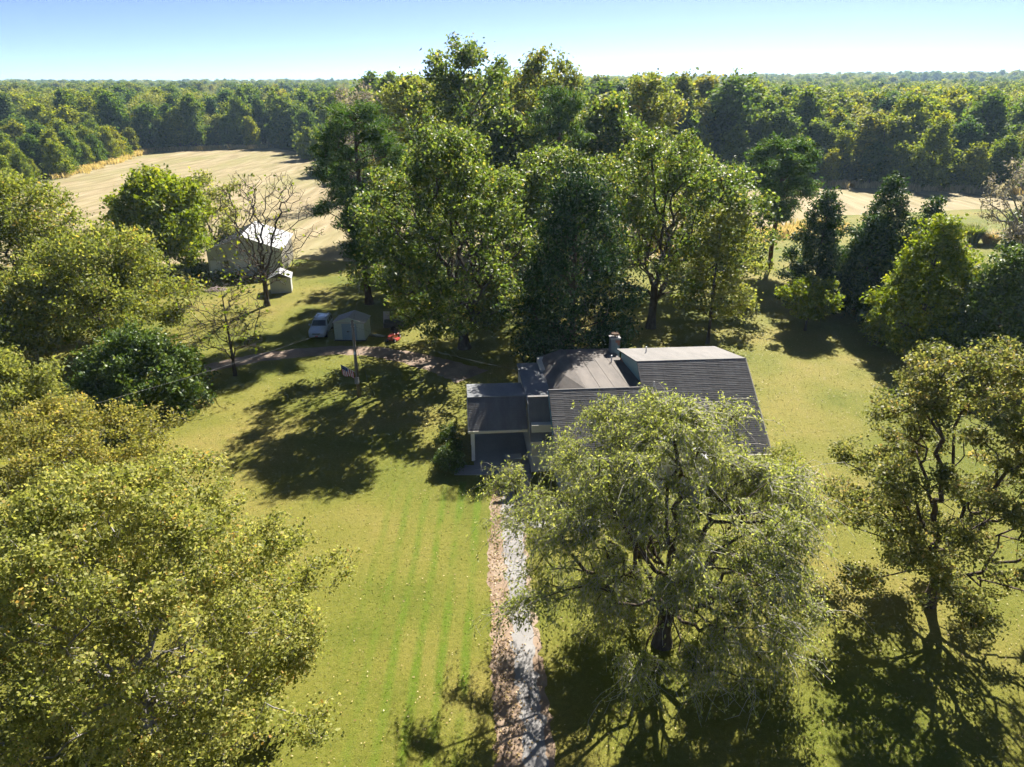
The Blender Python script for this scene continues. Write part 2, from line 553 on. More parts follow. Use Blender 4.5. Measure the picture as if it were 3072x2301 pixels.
def tubes(P0, P1, r0, r1, n):
    d = P1 - P0
    d /= np.maximum(np.linalg.norm(d, axis=1, keepdims=True), 1e-6)
    ref = np.where(np.abs(d[:, 2:3]) < 0.9, np.array([[0, 0, 1.0]]), np.array([[1.0, 0, 0]]))
    a = np.cross(d, ref)
    a /= np.linalg.norm(a, axis=1, keepdims=True)
    b = np.cross(d, a)
    th = np.arange(n) * 2 * np.pi / n
    o = a[:, None, :] * np.cos(th)[None, :, None] + b[:, None, :] * np.sin(th)[None, :, None]
    V = np.concatenate([P0[:, None] + o * r0[:, None, None], P1[:, None] + o * r1[:, None, None]], axis=1)
    m = len(P0)
    base = (np.arange(m) * 2 * n)[:, None]
    i = np.arange(n)
    j = (i + 1) % n
    F = np.stack([base + i, base + j, base + n + j, base + n + i], axis=2)
    return V.reshape(-1, 3), F.reshape(-1, 4)


def leaf_quads(rng, c, L, W, up=0.8, axis=None):
    n = len(c)
    nr = rng.normal(size=(n, 3))
    nr[:, 2] += up
    nr /= np.linalg.norm(nr, axis=1, keepdims=True)
    t = rng.normal(size=(n, 3)) if axis is None else axis + rng.normal(size=(n, 3)) * 0.35
    a = t - nr * (t * nr).sum(1, keepdims=True)
    a /= np.maximum(np.linalg.norm(a, axis=1, keepdims=True), 1e-6)
    b = np.cross(nr, a)
    s = rng.uniform(0.5, 1.4, (n, 1))
    l, w = a * L * s * 0.5, b * W * s * 0.5
    f = nr * W * s * 0.18
    V = np.stack([c - l, c + w - l * 0.1 + f, c + l, c - w - l * 0.1 + f], axis=1).reshape(-1, 3)
    F = np.arange(n * 4).reshape(n, 4)
    return V, F


PROF = {
    'round': lambda t: np.sqrt(np.clip(1 - ((t - 0.38) / 0.66) ** 2, 0.02, 1)),
    'vase': lambda t: np.sqrt(np.clip(1 - ((t - 0.55) / 0.62) ** 2, 0.02, 1)),
    'cone': lambda t: np.clip(1.02 - t, 0.03, 1) ** 0.6 * (0.75 + 0.25 * np.clip(t * 6, 0, 1)),
    'egg': lambda t: np.sqrt(np.clip(1 - ((t - 0.25) / 0.78) ** 2, 0.02, 1)),
    'dome': lambda t: np.sqrt(np.clip(1 - t ** 2, 0.02, 1)),
    'pine': lambda t: np.clip(0.55 + 0.9 * t, 0, 1) * np.sqrt(np.clip(1 - ((t - 0.5) / 0.56) ** 2, 0.05, 1)),
}


def tree_parts(seed, h, r, cb, prof='round', nl=40, lr=1.2, npl=14, trunk_r=0.3, leaves=15000, L=0.3, W=0.2, up=0.8, sig=0.4, bf=0.45, leader=0.0, lean=(0, 0), rho=(0.25, 1.0), sides=6, flat=1.0, limbs=4, weep=0, wleaf=6, wlen=(0.8, 2.4), bare=False, inner=0.0, minr=0.008, lmax=7, tw_r=0.012):
    """returns (wood V, F), (leaf V, F, rnd)"""
    rng = np.random.default_rng(seed)
    pf = PROF[prof]
    t = (np.arange(nl) + rng.uniform(0, 1, nl)) / nl
    if prof in ('cone', 'egg', 'dome'): t = 1 - (1 - t * 0.995) ** 0.62 if prof == 'cone' else t ** 1.25
    ang = np.arange(nl) * 2.39996 + rng.normal(0, 0.4, nl)
    RR = np.maximum(pf(t) * r - lr * 0.75, r * 0.03)
    ro = np.sqrt(rng.uniform(rho[0] ** 2, rho[1] ** 2, nl)) * rng.choice([1.0, 1.0, 1.0, 1.12, 0.85], nl)
    z0 = cb
    cx = np.stack([RR * ro * np.cos(ang) + lean[0] * t, RR * ro * np.sin(ang) + lean[1] * t, z0 + t * (h - cb - lr * 0.6)], 1)
    lrs = lr * rng.uniform(0.7, 1.3, nl)
    top = cb + leader * (h - cb) * 0.97 if leader else cb * 1.05
    nt = max(4, int(top / 1.2))
    tz = np.linspace(0, top, nt)
    tr = np.stack([lean[0] * np.clip((tz - cb) / max(h - cb, .1), 0, 1) + 0.05 * np.sin(tz * 0.9 + seed) * min(1, trunk_r * 4), lean[1] * np.clip((tz - cb) / max(h - cb, .1), 0, 1) + 0.05 * np.cos(tz * 1.1 + seed) * min(1, trunk_r * 4), tz], 1)
    pts, islobe = [], []
    for i in range(nl):
        g = rng.normal(size=(npl, 3))
        g /= np.linalg.norm(g, axis=1, keepdims=True)
        g *= rng.uniform(0.2, 1, (npl, 1)) ** 0.5 * lrs[i]
        g[:, 2] *= flat
        pts.append(cx[i] + g)
        islobe += [True] * npl
        # limb guide from trunk to lobe
        if leader:
            zb = np.clip(cx[i, 2] - np.hypot(*cx[i, :2]) * 0.35, cb * 0.7, top)
        else:
            zb = cb * rng.uniform(0.75, 1.0)
        b0 = np.array([np.interp(zb, tz, tr[:, 0]), np.interp(zb, tz, tr[:, 1]), zb])
        mid = b0 * 0.5 + cx[i] * 0.5
        mid[:2] = b0[:2] + (cx[i, :2] - b0[:2]) * (0.38 if not leader else 0.55)
        mid[2] += (cx[i, 2] - zb) * 0.08
        for k in range(1, limbs + 1):
            q = k / (limbs + 1)
            p = (1 - q) ** 2 * b0 + 2 * q * (1 - q) * mid + q * q * cx[i]
            pts.append((p + rng.normal(0, 0.12 * lr, 3) * q)[None])
            islobe.append(False)
    pts = np.vstack(pts)
    pts[:, 2] = np.maximum(pts[:, 2], 0.25)
    P, par, w = prim(pts, tr, tz, bf)
    n0 = len(tr)
    lob = np.concatenate([np.zeros(n0, bool), np.array(islobe)])
    e = 2.25
    rad = np.maximum(trunk_r * (w / w[0]) ** (1 / e), minr)
    ch = np.where(par >= 0)[0]
    pa = par[ch]
    r1 = rad[ch]
    r0 = np.minimum(rad[pa], r1 * 1.25)
    tk = ch < n0
    r0[tk] = rad[pa][tk]
    flare = np.where((P[pa][:, 2] < 0.4) & tk, 1.5, 1.0)
    big = r1 > 0.06
    V1, F1 = tubes(P[pa][big], P[ch][big], (r0 * flare)[big], r1[big], sides + 2)
    V2, F2 = tubes(P[pa][~big], P[ch][~big], r0[~big], r1[~big], 3 if not bare else 4)
    WV, WF = np.vstack([V1, V2]), np.vstack([F1, F2 + len(V1)])
    cand = np.where((w[ch] <= lmax) & lob[ch])[0]
    if len(cand) == 0: cand = np.arange(len(ch))
    lv = None
    if weep:
        # drooping strands with leaves along them
        src = rng.choice(cand, weep)
        s0 = P[ch][src] + rng.normal(0, 0.1, (weep, 3))
        out = s0 - np.array([lean[0] * 0.5, lean[1] * 0.5, 0])
        out[:, 2] = 0
        out /= np.maximum(np.linalg.norm(out, axis=1, keepdims=True), 0.3)
        out = out + rng.normal(0, 0.6, (weep, 3)) * np.array([1, 1, 0.4])
        ln = rng.uniform(*wlen, (weep, 1))
        ns = 4
        prev = s0
        segs = []
        curl = rng.normal(0, 0.35, (weep, 3))
        for k in range(ns):
            q = (k + 1) / ns
            dv = out * (1 - q) * 0.75 + np.array([0, 0, 0.45 - 1.25 * q]) + curl * q * np.array([1, 1, .3]) + rng.normal(0, 0.18, (weep, 3))
            nx = prev + dv * ln / ns
            nx[:, 2] = np.maximum(nx[:, 2], 0.6)
            segs.append((prev, nx))
            prev = nx
        A = np.vstack([s[0] for s in segs])
        B = np.vstack([s[1] for s in segs])
        q = np.repeat(np.arange(ns), weep)
        V3, F3 = tubes(A, B, tw_r * (1 - 0.12 * q), tw_r * (1 - 0.12 * (q + 1)), 3)
        WT = (V3, F3)
        k = wleaf * ns * weep
        ii = rng.integers(0, len(A), k)
        tt = rng.uniform(0, 1, (k, 1))
        c = A[ii] * (1 - tt) + B[ii] * tt + rng.normal(0, sig * 0.45, (k, 3))
        ax = (B - A)[ii] * 2.0 + np.array([0, 0, -0.5])
        LV, LF = leaf_quads(rng, c, L, W, up, ax)
        rn = np.clip(rng.normal(0.5, 0.24, k), 0, 1)
        return (WV, WF), (LV, LF, rn), WT
    if leaves:
        ii = rng.choice(cand, leaves)
        tt = rng.uniform(0, 1, (leaves, 1))
        c = P[pa][ii] * (1 - tt) + P[ch][ii] * tt + rng.normal(0, sig, (leaves, 3)) * np.array([1, 1, 0.8 * flat + 0.1])
        c[:, 2] = np.maximum(c[:, 2], 0.08)
        LV, LF = leaf_quads(rng, c, L, W, up)
        tone = rng.normal(0, 0.16, len(P))
        rn = np.clip(rng.normal(0.46, 0.2, leaves) + tone[ch][ii], 0, 1)
        lv = (LV, LF, rn)
    return (WV, WF), lv, None


def place_tree(name, label, loc, leafm, barkm, cat='tree', group=None, rz=0.0, crown='crown', **kw):
    wood, lv, wt = tree_parts(**kw)
    root = empty(name, (loc[0], loc[1], 0), rz, label, cat, group)
    link('trunk', np_mesh(name + '_trunk', wood[0], wood[1], M[barkm]), root)
    if lv is not None: link(crown, np_mesh(name + '_crown', *lv[:2], M[leafm], lv[2]), root)
    if wt is not None: link('hanging_twigs', np_mesh(name + '_twigs', wt[0], wt[1], M['twig']), root)
    return root


# --- foreground
place_tree('maple_tree', 'wide yellow green maple filling the lower left of the lawn', (-15.1, 21.8), 'maple', 'bark_grey', seed=11, h=12.2, r=9.2, cb=1.9, prof='egg', nl=180, lr=1.2, npl=14, trunk_r=0.26, leaves=160000, L=0.135, W=0.10, up=0.8, sig=0.25, flat=0.62, rho=(0.1, 1.0), bf=0.35)
place_tree('maple_tree', 'golden leaved maple behind the big lower left maple, in front of the round evergreen', (-26.0, 35.5), 'maple_gold', 'bark_grey', seed=12, h=8.6, r=7.2, cb=1.5, nl=100, lr=1.2, npl=12, trunk_r=0.22, leaves=60000, L=0.155, W=0.12, up=0.8, sig=0.25, flat=0.65, bf=0.4)
place_tree('weeping_tree', 'large drooping green tree with grey twigs in front of the house', (7.3, 26.8), 'willow', 'bark', seed=24, h=12.2, r=7.8, lean=(-0.8, 1.0), cb=2.1, prof='round', nl=64, lr=1.25, npl=11, trunk_r=0.36, L=0.15, W=0.065, up=0.7, sig=0.22, weep=6600, wleaf=5, bf=0.35, rho=(0.2, 1.0), limbs=5, wlen=(0.9, 3.0), tw_r=0.012)
place_tree('maple_tree', 'dull olive maple at the right casting a long shadow forward', (21.7, 29.6), 'maple_dull', 'bark', seed=31, h=14.6, r=7.0, cb=2.6, prof='egg', nl=90, lr=1.1, npl=13, trunk_r=0.27, leaves=78000, L=0.14, W=0.11, up=0.8, sig=0.24, flat=0.6, rho=(0.3, 1.0), bf=0.35)
# --- left side
place_tree('leafy_tree', 'tall light green tree at the left edge beside the field', (-54, 77), 'pecan', 'bark', seed=41, h=16.5, r=8.8, cb=3.0, nl=80, lr=1.6, npl=9, trunk_r=0.34, leaves=34000, L=0.34, W=0.20, sig=0.6, flat=0.8)
place_tree('leafy_tree', 'spreading yellowish tree at the left, right of the tall edge tree', (-42.0, 70), 'pecan', 'bark', seed=42, h=12.0, r=9.3, cb=2.0, nl=80, lr=1.5, npl=9, trunk_r=0.30, leaves=36000, L=0.32, W=0.19, sig=0.6, flat=0.7)
place_tree('leafy_tree', 'low yellowish tree left of the round evergreen bush', (-49, 62), 'pecan', 'bark', seed=43, h=9.0, r=6.0, cb=1.5, nl=40, lr=1.4, npl=10, trunk_r=0.22, leaves=12000, L=0.38, W=0.24, sig=0.5, flat=0.8)
place_tree('round_tree', 'dense bright green round tree left of the barn', (-47.6, 97), 'gold', 'bark', seed=44, h=14.4, r=8.0, cb=3.2, prof='round', nl=80, lr=1.5, npl=9, trunk_r=0.28, leaves=20000, L=0.5, W=0.36, sig=0.5, rho=(0.45, 1.0))
place_tree('leafy_tree', 'lacy grey green tree behind the bright round tree', (-45.0, 107), 'wispy', 'bark', seed=45, h=13.5, r=6.5, cb=2.5, nl=34, lr=1.2, npl=9, trunk_r=0.22, leaves=6000, L=0.45, W=0.25, sig=0.5, flat=0.6)
place_tree('evergreen_bush', 'large rounded dark evergreen bush at the left of the lawn', (-30.8, 54.5), 'bush', 'bark', 'bush', crown='foliage', seed=51, h=6.6, r=6.2, cb=0.5, prof='dome', nl=110, lr=1.0, npl=8, trunk_r=0.16, leaves=34000, L=0.30, W=0.18, sig=0.3, rho=(0.55, 1.0), up=0.4)
place_tree('evergreen_bush', 'grey green bush at the left edge behind the golden maple', (-41.5, 53), 'wispy', 'bark', 'bush', crown='foliage', seed=52, h=5.5, r=4.8, cb=0.5, prof='dome', nl=60, lr=1.0, npl=8, trunk_r=0.14, leaves=14000, L=0.30, W=0.17, sig=0.35, rho=(0.5, 1.0), up=0.4)
# --- bare trees with a few yellow leaves
place_tree('bare_tree', 'tall leafless tree in front of the barn', gp(803, 917), 'gold', 'bark', seed=61, h=15.8, r=7.0, cb=3.2, prof='vase', nl=66, lr=1.1, npl=26, trunk_r=0.30, leaves=220, L=0.45, W=0.28, sig=0.3, bf=0.55, bare=True, limbs=6, rho=(0.3, 1.0), minr=0.020, lmax=1)
place_tree('bare_tree', 'small sparse leafless tree beside the dirt track', gp(706, 1127), 'gold', 'bark', seed=62, h=9.6, r=5.2, cb=3.0, prof='round', nl=36, lr=1.0, npl=20, trunk_r=0.14, leaves=260, L=0.36, W=0.22, sig=0.3, bf=0.6, bare=True, limbs=6, rho=(0.3, 1.0), minr=0.016, lmax=1, leader=0.7)
# --- row behind the house
place_tree('pine_tree', 'tall dark pine behind the garden shed', (-17.6, 84.4), 'pine', 'bark_pine', seed=71, h=23.5, r=6.6, cb=5.5, prof='pine', nl=100, lr=1.25, npl=9, trunk_r=0.42, leaves=36000, L=0.62, W=0.10, up=0.6, sig=0.42, leader=0.95, flat=0.5, rho=(0.3, 1.0))
place_tree('leafy_tree', 'broad many stemmed shade tree right of the tall pine', (-4.9, 68.6), 'oak', 'bark', seed=72, lean=(-1.0, -1.0), h=21.4, r=11.0, cb=3.0, prof='round', nl=115, lr=1.5, npl=10, trunk_r=0.5, leaves=50000, L=0.32, W=0.20, sig=0.45, flat=0.85, rho=(0.25, 1.0))
place_tree('magnolia_tree', 'very dark dense evergreen tree just behind the house', (5.5, 62.2), 'magnolia', 'bark', seed=73, h=18.2, r=6.6, cb=0.8, prof='egg', nl=130, lr=1.2, npl=8, trunk_r=0.36, leaves=34000, L=0.33, W=0.155, sig=0.42, leader=0.95, rho=(0.45, 1.0), up=0.3)
place_tree('leafy_tree', 'tall forked shade tree right of the dark evergreen behind the chimney', (15.4, 75.0), 'oak', 'bark', seed=74, h=20.6, r=10.0, cb=4.6, prof='round', nl=86, lr=1.4, npl=10, trunk_r=0.42, leaves=30000, L=0.32, W=0.20, sig=0.45, flat=0.85, rho=(0.3, 1.0))
place_tree('slender_tree', 'thin wispy pale green tree behind the right end of the roof', (20.4, 70.0), 'wispy', 'bark', seed=75, h=14.5, r=5.2, cb=3.4, prof='round', nl=40, lr=1.1, npl=10, trunk_r=0.16, leaves=8000, L=0.34, W=0.2, sig=0.5, leader=0.85, flat=0.7)
place_tree('leafy_tree', 'green tree filling the gap behind the dark evergreen', (4.5, 84), 'oak', 'bark', seed=78, h=18.6, r=8.0, cb=5.0, prof='round', nl=80, lr=1.5, npl=9, trunk_r=0.36, leaves=26000, L=0.35, W=0.22, sig=0.55, flat=0.85, rho=(0.3, 1.0))
place_tree('leafy_tree', 'green tree between the tall pine and the broad shade tree', (-11.5, 88), 'oak', 'bark', seed=79, h=18.0, r=7.0, cb=5.0, prof='round', nl=64, lr=1.5, npl=9, trunk_r=0.3, leaves=16000, L=0.42, W=0.26, sig=0.5, flat=0.85, rho=(0.3, 1.0))
place_tree('leafy_tree', 'yellowish green tree behind the forked shade tree', (20.5, 93), 'pecan', 'bark', seed=89, h=18.0, r=7.5, cb=4.5, prof='round', nl=60, lr=1.5, npl=9, trunk_r=0.3, leaves=15000, L=0.42, W=0.26, sig=0.5, flat=0.85, rho=(0.3, 1.0))
place_tree('slender_tree', 'light leafy tree between the forked shade tree and the round topped pine', (26, 86), 'oak', 'bark', seed=76, h=16.5, r=6.0, cb=3.4, prof='round', nl=46, lr=1.3, npl=10, trunk_r=0.2, leaves=11000, L=0.42, W=0.24, sig=0.55, leader=0.85, flat=0.8)
place_tree('pine_tree', 'round topped pine with bare lower limbs in the right field', (37.8, 103), 'pine', 'bark_pine', seed=77, h=18.6, r=6.0, cb=7.2, prof='pine', nl=52, lr=1.25, npl=10, trunk_r=0.34, leaves=18000, L=0.7, W=0.14, up=0.6, sig=0.45, leader=0.9, flat=0.6, rho=(0.3, 1.0))
for i, (x, y, hh, rr, lab) in enumerate(((35.8, 82, 14.8, 4.8, 'leftmost dark cedar of the clump right of the house'), (40.4, 79.5, 12.6, 4.8, 'shorter dark cedar in the middle of the cedar clump'), (43.2, 83, 16.2, 4.8, 'tallest dark pointed cedar of the clump right of the house'), (47.0, 81, 13.6, 4.6, 'rightmost dark cedar of the clump, beside the orange tipped tree'))):
    place_tree('cedar_tree', lab, (x, y), 'cedar', 'bark', group='cedar clump right of the house', seed=80 + i, h=hh, r=rr, cb=0.9, prof='cone', nl=95, lr=0.7, npl=7, trunk_r=0.2, leaves=18000, L=0.42, W=0.17, sig=0.34, leader=0.98, rho=(0.35, 1.08), up=-0.2)
place_tree('conical_tree', 'green conical tree with orange tinted tip at the right of the lawn', (41.0, 68.0), 'gold', 'bark', seed=91, h=14.2, r=7.2, cb=0.9, prof='cone', nl=130, lr=1.0, npl=8, trunk_r=0.22, leaves=30000, L=0.34, W=0.22, sig=0.36, leader=0.95, rho=(0.5, 1.0))
place_tree('conical_tree', 'darker shaded conical tree in front of the orange tipped one', (44.4, 62.0), 'bush', 'bark', seed=92, h=12.2, r=6.2, cb=0.7, prof='cone', nl=130, lr=0.95, npl=8, trunk_r=0.2, leaves=28000, L=0.32, W=0.2, sig=0.34, leader=0.95, rho=(0.5, 1.0))
place_tree('small_tree', 'low spreading golden green tree on the right lawn', (32.2, 74.2), 'gold', 'bark', seed=93, h=6.0, r=3.8, cb=1.7, prof='vase', nl=34, lr=0.8, npl=9, trunk_r=0.12, leaves=7000, L=0.32, W=0.2, sig=0.32, flat=0.6)
place_tree('dead_tree', 'crooked nearly leafless tree at the right edge of the yard', (70.4, 97.5), 'dead', 'bark_grey', seed=94, h=16.5, r=6.5, cb=5.2, prof='vase', nl=30, lr=1.1, npl=16, trunk_r=0.40, leaves=2200, L=0.4, W=0.2, sig=0.4, bf=0.45, bare=True, limbs=6, rho=(0.3, 1.0), minr=0.015, lean=(-1.5, 0))
# --- tall stand in the field behind
tall = [(-6.3, 112, 31.0, 10.0, 'oak', 'tallest tree of the stand behind the house, rising above the horizon'),
        (5.5, 124, 29.8, 9.5, 'pecan', 'second tallest tree of the stand, just right of the tallest'),
        (-17.0, 130, 26.5, 9.0, 'pecan', 'yellowish tree of the tall stand, left of the tallest'),
        (14.0, 112, 23.0, 7.5, 'oak', 'green tree of the tall stand, above the dark evergreen'),
        (23.0, 134, 26.5, 9.0, 'pecan', 'right hand olive tree of the tall stand behind the house'),
        (-1.0, 104, 21.5, 6.5, 'oak', 'lower front tree of the tall stand behind the house')]
for i, (x, y, hh, rr, lm, lab) in enumerate(tall):
    place_tree('tall_tree', lab, (x, y), lm, 'bark', group='tall stand of trees behind the house', seed=101 + i, h=hh, r=rr, cb=6.0, prof='round', nl=84, lr=1.7, npl=7, trunk_r=0.45, leaves=16500, L=0.58, W=0.37, sig=0.6, leader=0.6, flat=0.95, rho=(0.35, 1.05))
place_tree('pine_tree', 'light green drooping pine among the tall stand behind the house', (6.5, 105), 'pine', 'bark_pine', seed=110, h=25.0, r=5.5, cb=8.0, prof='pine', nl=50, lr=1.3, npl=9, trunk_r=0.35, leaves=13000, L=0.8, W=0.14, up=0.3, sig=0.5, leader=0.95, flat=0.6)
place_tree('bare_tree', 'greyish leafless tree on the horizon left of the tall stand', (-36, 172), 'dead', 'bark_grey', seed=111, h=25, r=8, cb=6, prof='vase', nl=30, lr=1.6, npl=14, trunk_r=0.4, leaves=2500, L=0.6, W=0.3, sig=0.7, bare=True, minr=0.03)

# --- woods: copies of a few kinds, then one mass beyond
def tree_kind(name, leafm, seed, **kw):
    wood, lv, _ = tree_parts(seed=seed, **kw)
    return (name, np_mesh(name + '_trunk', wood[0], wood[1], M['bark']), np_mesh(name + '_crown', *lv[:2], M[leafm], lv[2]))


base = dict(h=20, cb=4.0, lr=2.0, npl=5, trunk_r=0.35, L=0.85, W=0.55, sig=0.7, limbs=2, sides=4)
KINDS = [tree_kind('broad_forest_tree', 'forest', 201, **{**base, 'r': 6.2, 'nl': 46, 'leaves': 6460}),
         tree_kind('broad_forest_tree', 'forest_b', 202, **{**base, 'r': 5.6, 'nl': 40, 'leaves': 5700, 'leader': 0.6}),
         tree_kind('upright_forest_tree', 'forest', 203, **{**base, 'r': 4.4, 'nl': 40, 'leaves': 5510, 'leader': 0.9, 'prof': 'egg'}),
         tree_kind('upright_forest_tree', 'forest_b', 204, **{**base, 'r': 4.8, 'nl': 36, 'leaves': 4370, 'leader': 0.9, 'prof': 'vase'}),
         tree_kind('bushy_forest_tree', 'forest', 205, **{**base, 'r': 7.4, 'nl': 56, 'leaves': 7600, 'cb': 1.5, 'prof': 'egg', 'rho': (0.5, 1.0)}),
         tree_kind('bushy_forest_tree', 'forest_b', 206, **{**base, 'r': 7.0, 'nl': 50, 'leaves': 6840, 'cb': 1.2, 'prof': 'dome', 'rho': (0.5, 1.0)}),
         tree_kind('dark_forest_tree', 'forest_dark', 207, **{**base, 'r': 3.9, 'nl': 44, 'leaves': 5200, 'leader': 0.95, 'prof': 'cone', 'cb': 2.0, 'lr': 1.3}),
         tree_kind('pale_forest_tree', 'wispy', 208, **{**base, 'r': 5.4, 'nl': 34, 'leaves': 2600, 'prof': 'vase', 'cb': 6.0, 'lr': 1.7, 'npl': 9, 'L': 0.6, 'W': 0.35})]


def inside(x, y, poly):
    c = False
    for i in range(len(poly)):
        (x1, y1), (x2, y2) = poly[i - 1], poly[i]
        if (y1 > y) != (y2 > y) and x < (x2 - x1) * (y - y1) / (y2 - y1) + x1: c = not c
    return c


def edge_dist(x, y, poly):
    best = 1e9
    for i in range(len(poly)):
        (x1, y1), (x2, y2) = poly[i - 1], poly[i]
        dx, dy = x2 - x1, y2 - y1
        t = max(0, min(1, ((x - x1) * dx + (y - y1) * dy) / (dx * dx + dy * dy)))
        best = min(best, math.hypot(x - x1 - t * dx, y - y1 - t * dy))
    return best


rg = random.Random(77)
near = []
gridc = {}
for _ in range(14000):
    y = rg.uniform(120, 470)
    x = rg.uniform(-1, 1) * (0.86 * y + 40)
    if inside(x, y, CLEAR): continue
    ed = edge_dist(x, y, CLEAR)
    if ed < 2.0: continue
    sp_ = 4.8 if ed < 12 else 7.4
    gx, gy = int(x // 8), int(y // 8)
    if any(math.hypot(x - a, y - b) < sp_ for i in (-1, 0, 1) for j in (-1, 0, 1) for a, b in gridc.get((gx + i, gy + j), [])): continue
    gridc.setdefault((gx, gy), []).append((x, y))
    near.append((x, y, ed))
near.sort(key=lambda q: q[2] * 1.6 + math.hypot(q[0], q[1]) * 0.5)


def tree_size(x, y, ed, g):
    left = x < -55
    hmax = g.uniform(12, 23) if left else (g.uniform(17, 28) if x < 75 else (g.uniform(11, 19) if ed < 25 else g.uniform(13, 24)))
    if left and y < 290: hmax = g.uniform(9, 14)
    if ed < 9: hmax *= g.uniform(0.5, 1.0)
    kd = g.choice([4, 5, 4, 0]) if (ed < 9 or (left and y < 290)) else g.choice([0, 0, 0, 1, 1, 2, 3, 4, 6, 7])
    return hmax, kd


KW = ['leafy rounded', 'olive rounded', 'narrow green', 'thin olive', 'bushy green', 'low bushy olive', 'dark pointed', 'pale thin']
LAND = [(-0.60, 'at the left edge'), (-0.50, 'above the left edge tree'), (-0.42, 'above the bright round tree'), (-0.33, 'above the tall leafless tree'), (-0.25, 'left of the tall pine'), (-0.17, 'above the tall pine'), (-0.05, 'left of the tall stand'), (0.08, 'behind the tall stand'), (0.17, 'right of the tall stand'), (0.26, 'above the forked shade tree'), (0.36, 'above the round topped pine'), (0.46, 'above the cedar clump'), (0.56, 'above the orange tipped tree'), (0.64, 'left of the crooked tree'), (9, 'above the crooked tree')]
def where(x, y, ed, hh, kd):
    u = x / (y * cp + H * sp)
    row = 'front row' if ed < 9 else ('second row' if ed < 20 else 'deep in the wood')
    return ('tall ' if hh > 20 and kd < 4 else ('short ' if hh < 12 and kd < 5 else '')), row, next(t for q, t in LAND if u < q)


vis = [q for q in near if abs(q[0]) < 0.735 * (q[1] * cp + H * sp) + 6]
N_IND = 285
first = {}
for (x, y, ed) in vis[:N_IND]:
    hh, kd = tree_size(x, y, ed, rg)
    nm, tm, cm = KINDS[kd]
    rt = empty(nm, (x, y, 0), rg.uniform(0, 6.28), '%s%s tree, %s, %s' % (where(x, y, ed, hh, kd)[0], KW[kd], *where(x, y, ed, hh, kd)[1:]), 'tree', 'trees of the surrounding woods')
    s = hh / 20
    w_ = s * rg.uniform(0.9, 1.4) if kd < 4 else s * rg.uniform(1.0, 1.3)
    rt.scale = (w_, w_, s)
    link('trunk', tm, rt)
    c_ = link('crown', cm, rt)
    first.setdefault(kd, c_)
ORD = ['leftmost', 'second', 'third', 'fourth', 'fifth', 'sixth', 'seventh', 'eighth', 'ninth', 'tenth', 'eleventh', 'twelfth', 'thirteenth', 'fourteenth']
same = {}
for o in list(C.objects):
    if o.get('group') == 'trees of the surrounding woods': same.setdefault(o['label'], []).append(o)
for lab, os_ in same.items():
    if len(os_) < 2: continue
    os_.sort(key=lambda o: o.location.x / (o.location.y * cp + H * sp))
    for k, o in enumerate(os_): o['label'] = lab + (', ' + ORD[k] + (' from left' if k else ''))
rest = [(x, y, ed) for (x, y, ed) in near if (x, y, ed) not in set(vis[:N_IND])]
fp, fs, fi, fr = [], [], [], []
for (x, y, ed) in rest:
    hh, kd = tree_size(x, y, ed, rg)
    fp.append((x, y, terrain(x, y)))
    fs.append((hh / 20 * rg.uniform(0.9, 1.45), hh / 20))
    fi.append(kd)
    fr.append(rg.uniform(0, 6.28))
rr_ = 470.0
while rr_ < 3600:
    step = 7.0 + (rr_ - 470) * 0.012
    a = -0.82
    while a < 0.82:
        x, y = (rr_ + rg.uniform(-.5, .5) * step) * math.sin(a), (rr_ + rg.uniform(-.5, .5) * step) * math.cos(a)
        # scattered clearings
        if vnoise(x * 0.011 + 3, y * 0.006) < 0.42 or rr_ > 1500:
            s = rg.choice([rg.uniform(9, 15), rg.uniform(14, 20), rg.uniform(18, 25)]) / 20 * (1 + (rr_ - 470) * 0.0001)
            fp.append((x, y, terrain(x, y) - 0.5))
            fs.append((s * rg.uniform(1.0, 1.4) * (1 + (rr_ - 470) * 0.0002), s))
            fi.append(rg.choice([0, 1, 2, 4, 5, 0, 1, 3, 6, 7]))
            fr.append(rg.uniform(0, 6.28))
        a += step * rg.uniform(0.8, 1.3) / rr_
    rr_ += step * 1.25
me = bpy.data.meshes.new('far_woods')
me.vertices.add(len(fp))
me.vertices.foreach_set('co', np.array(fp, dtype=np.float32).ravel())
av = me.attributes.new('scl', 'FLOAT_VECTOR', 'POINT')
av.data.foreach_set('vector', np.array([(a, a, b) for a, b in fs], dtype=np.float32).ravel())
av = me.attributes.new('rot', 'FLOAT_VECTOR', 'POINT')
av.data.foreach_set('vector', np.array([(0, 0, a) for a in fr], dtype=np.float32).ravel())
av = me.attributes.new('idx', 'INT', 'POINT')
av.data.foreach_set('value', np.array(fi, dtype=np.int32))
far = tag(link('far_woods', me), 'mixed green and olive woods reaching to the horizon', None, None, 'stuff')
ng = bpy.data.node_groups.new('woods_scatter', 'GeometryNodeTree')
ng.interface.new_socket('Geometry', in_out='INPUT', socket_type='NodeSocketGeometry')
ng.interface.new_socket('Geometry', in_out='OUTPUT', socket_type='NodeSocketGeometry')
gi, go = ng.nodes.new('NodeGroupInput'), ng.nodes.new('NodeGroupOutput')
iop = ng.nodes.new('GeometryNodeInstanceOnPoints')
jn = ng.nodes.new('GeometryNodeJoinGeometry')
for kd in reversed(range(8)):
    oi = ng.nodes.new('GeometryNodeObjectInfo')
    oi.transform_space = 'ORIGINAL'
    oi.inputs['Object'].default_value = first[kd]
    oi.inputs['As Instance'].default_value = True
    ng.links.new(oi.outputs['Geometry'], jn.inputs[0])


def named(nm, ty):
    nd = ng.nodes.new('GeometryNodeInputNamedAttribute')
    nd.data_type = ty
    nd.inputs['Name'].default_value = nm
    return nd.outputs['Attribute']


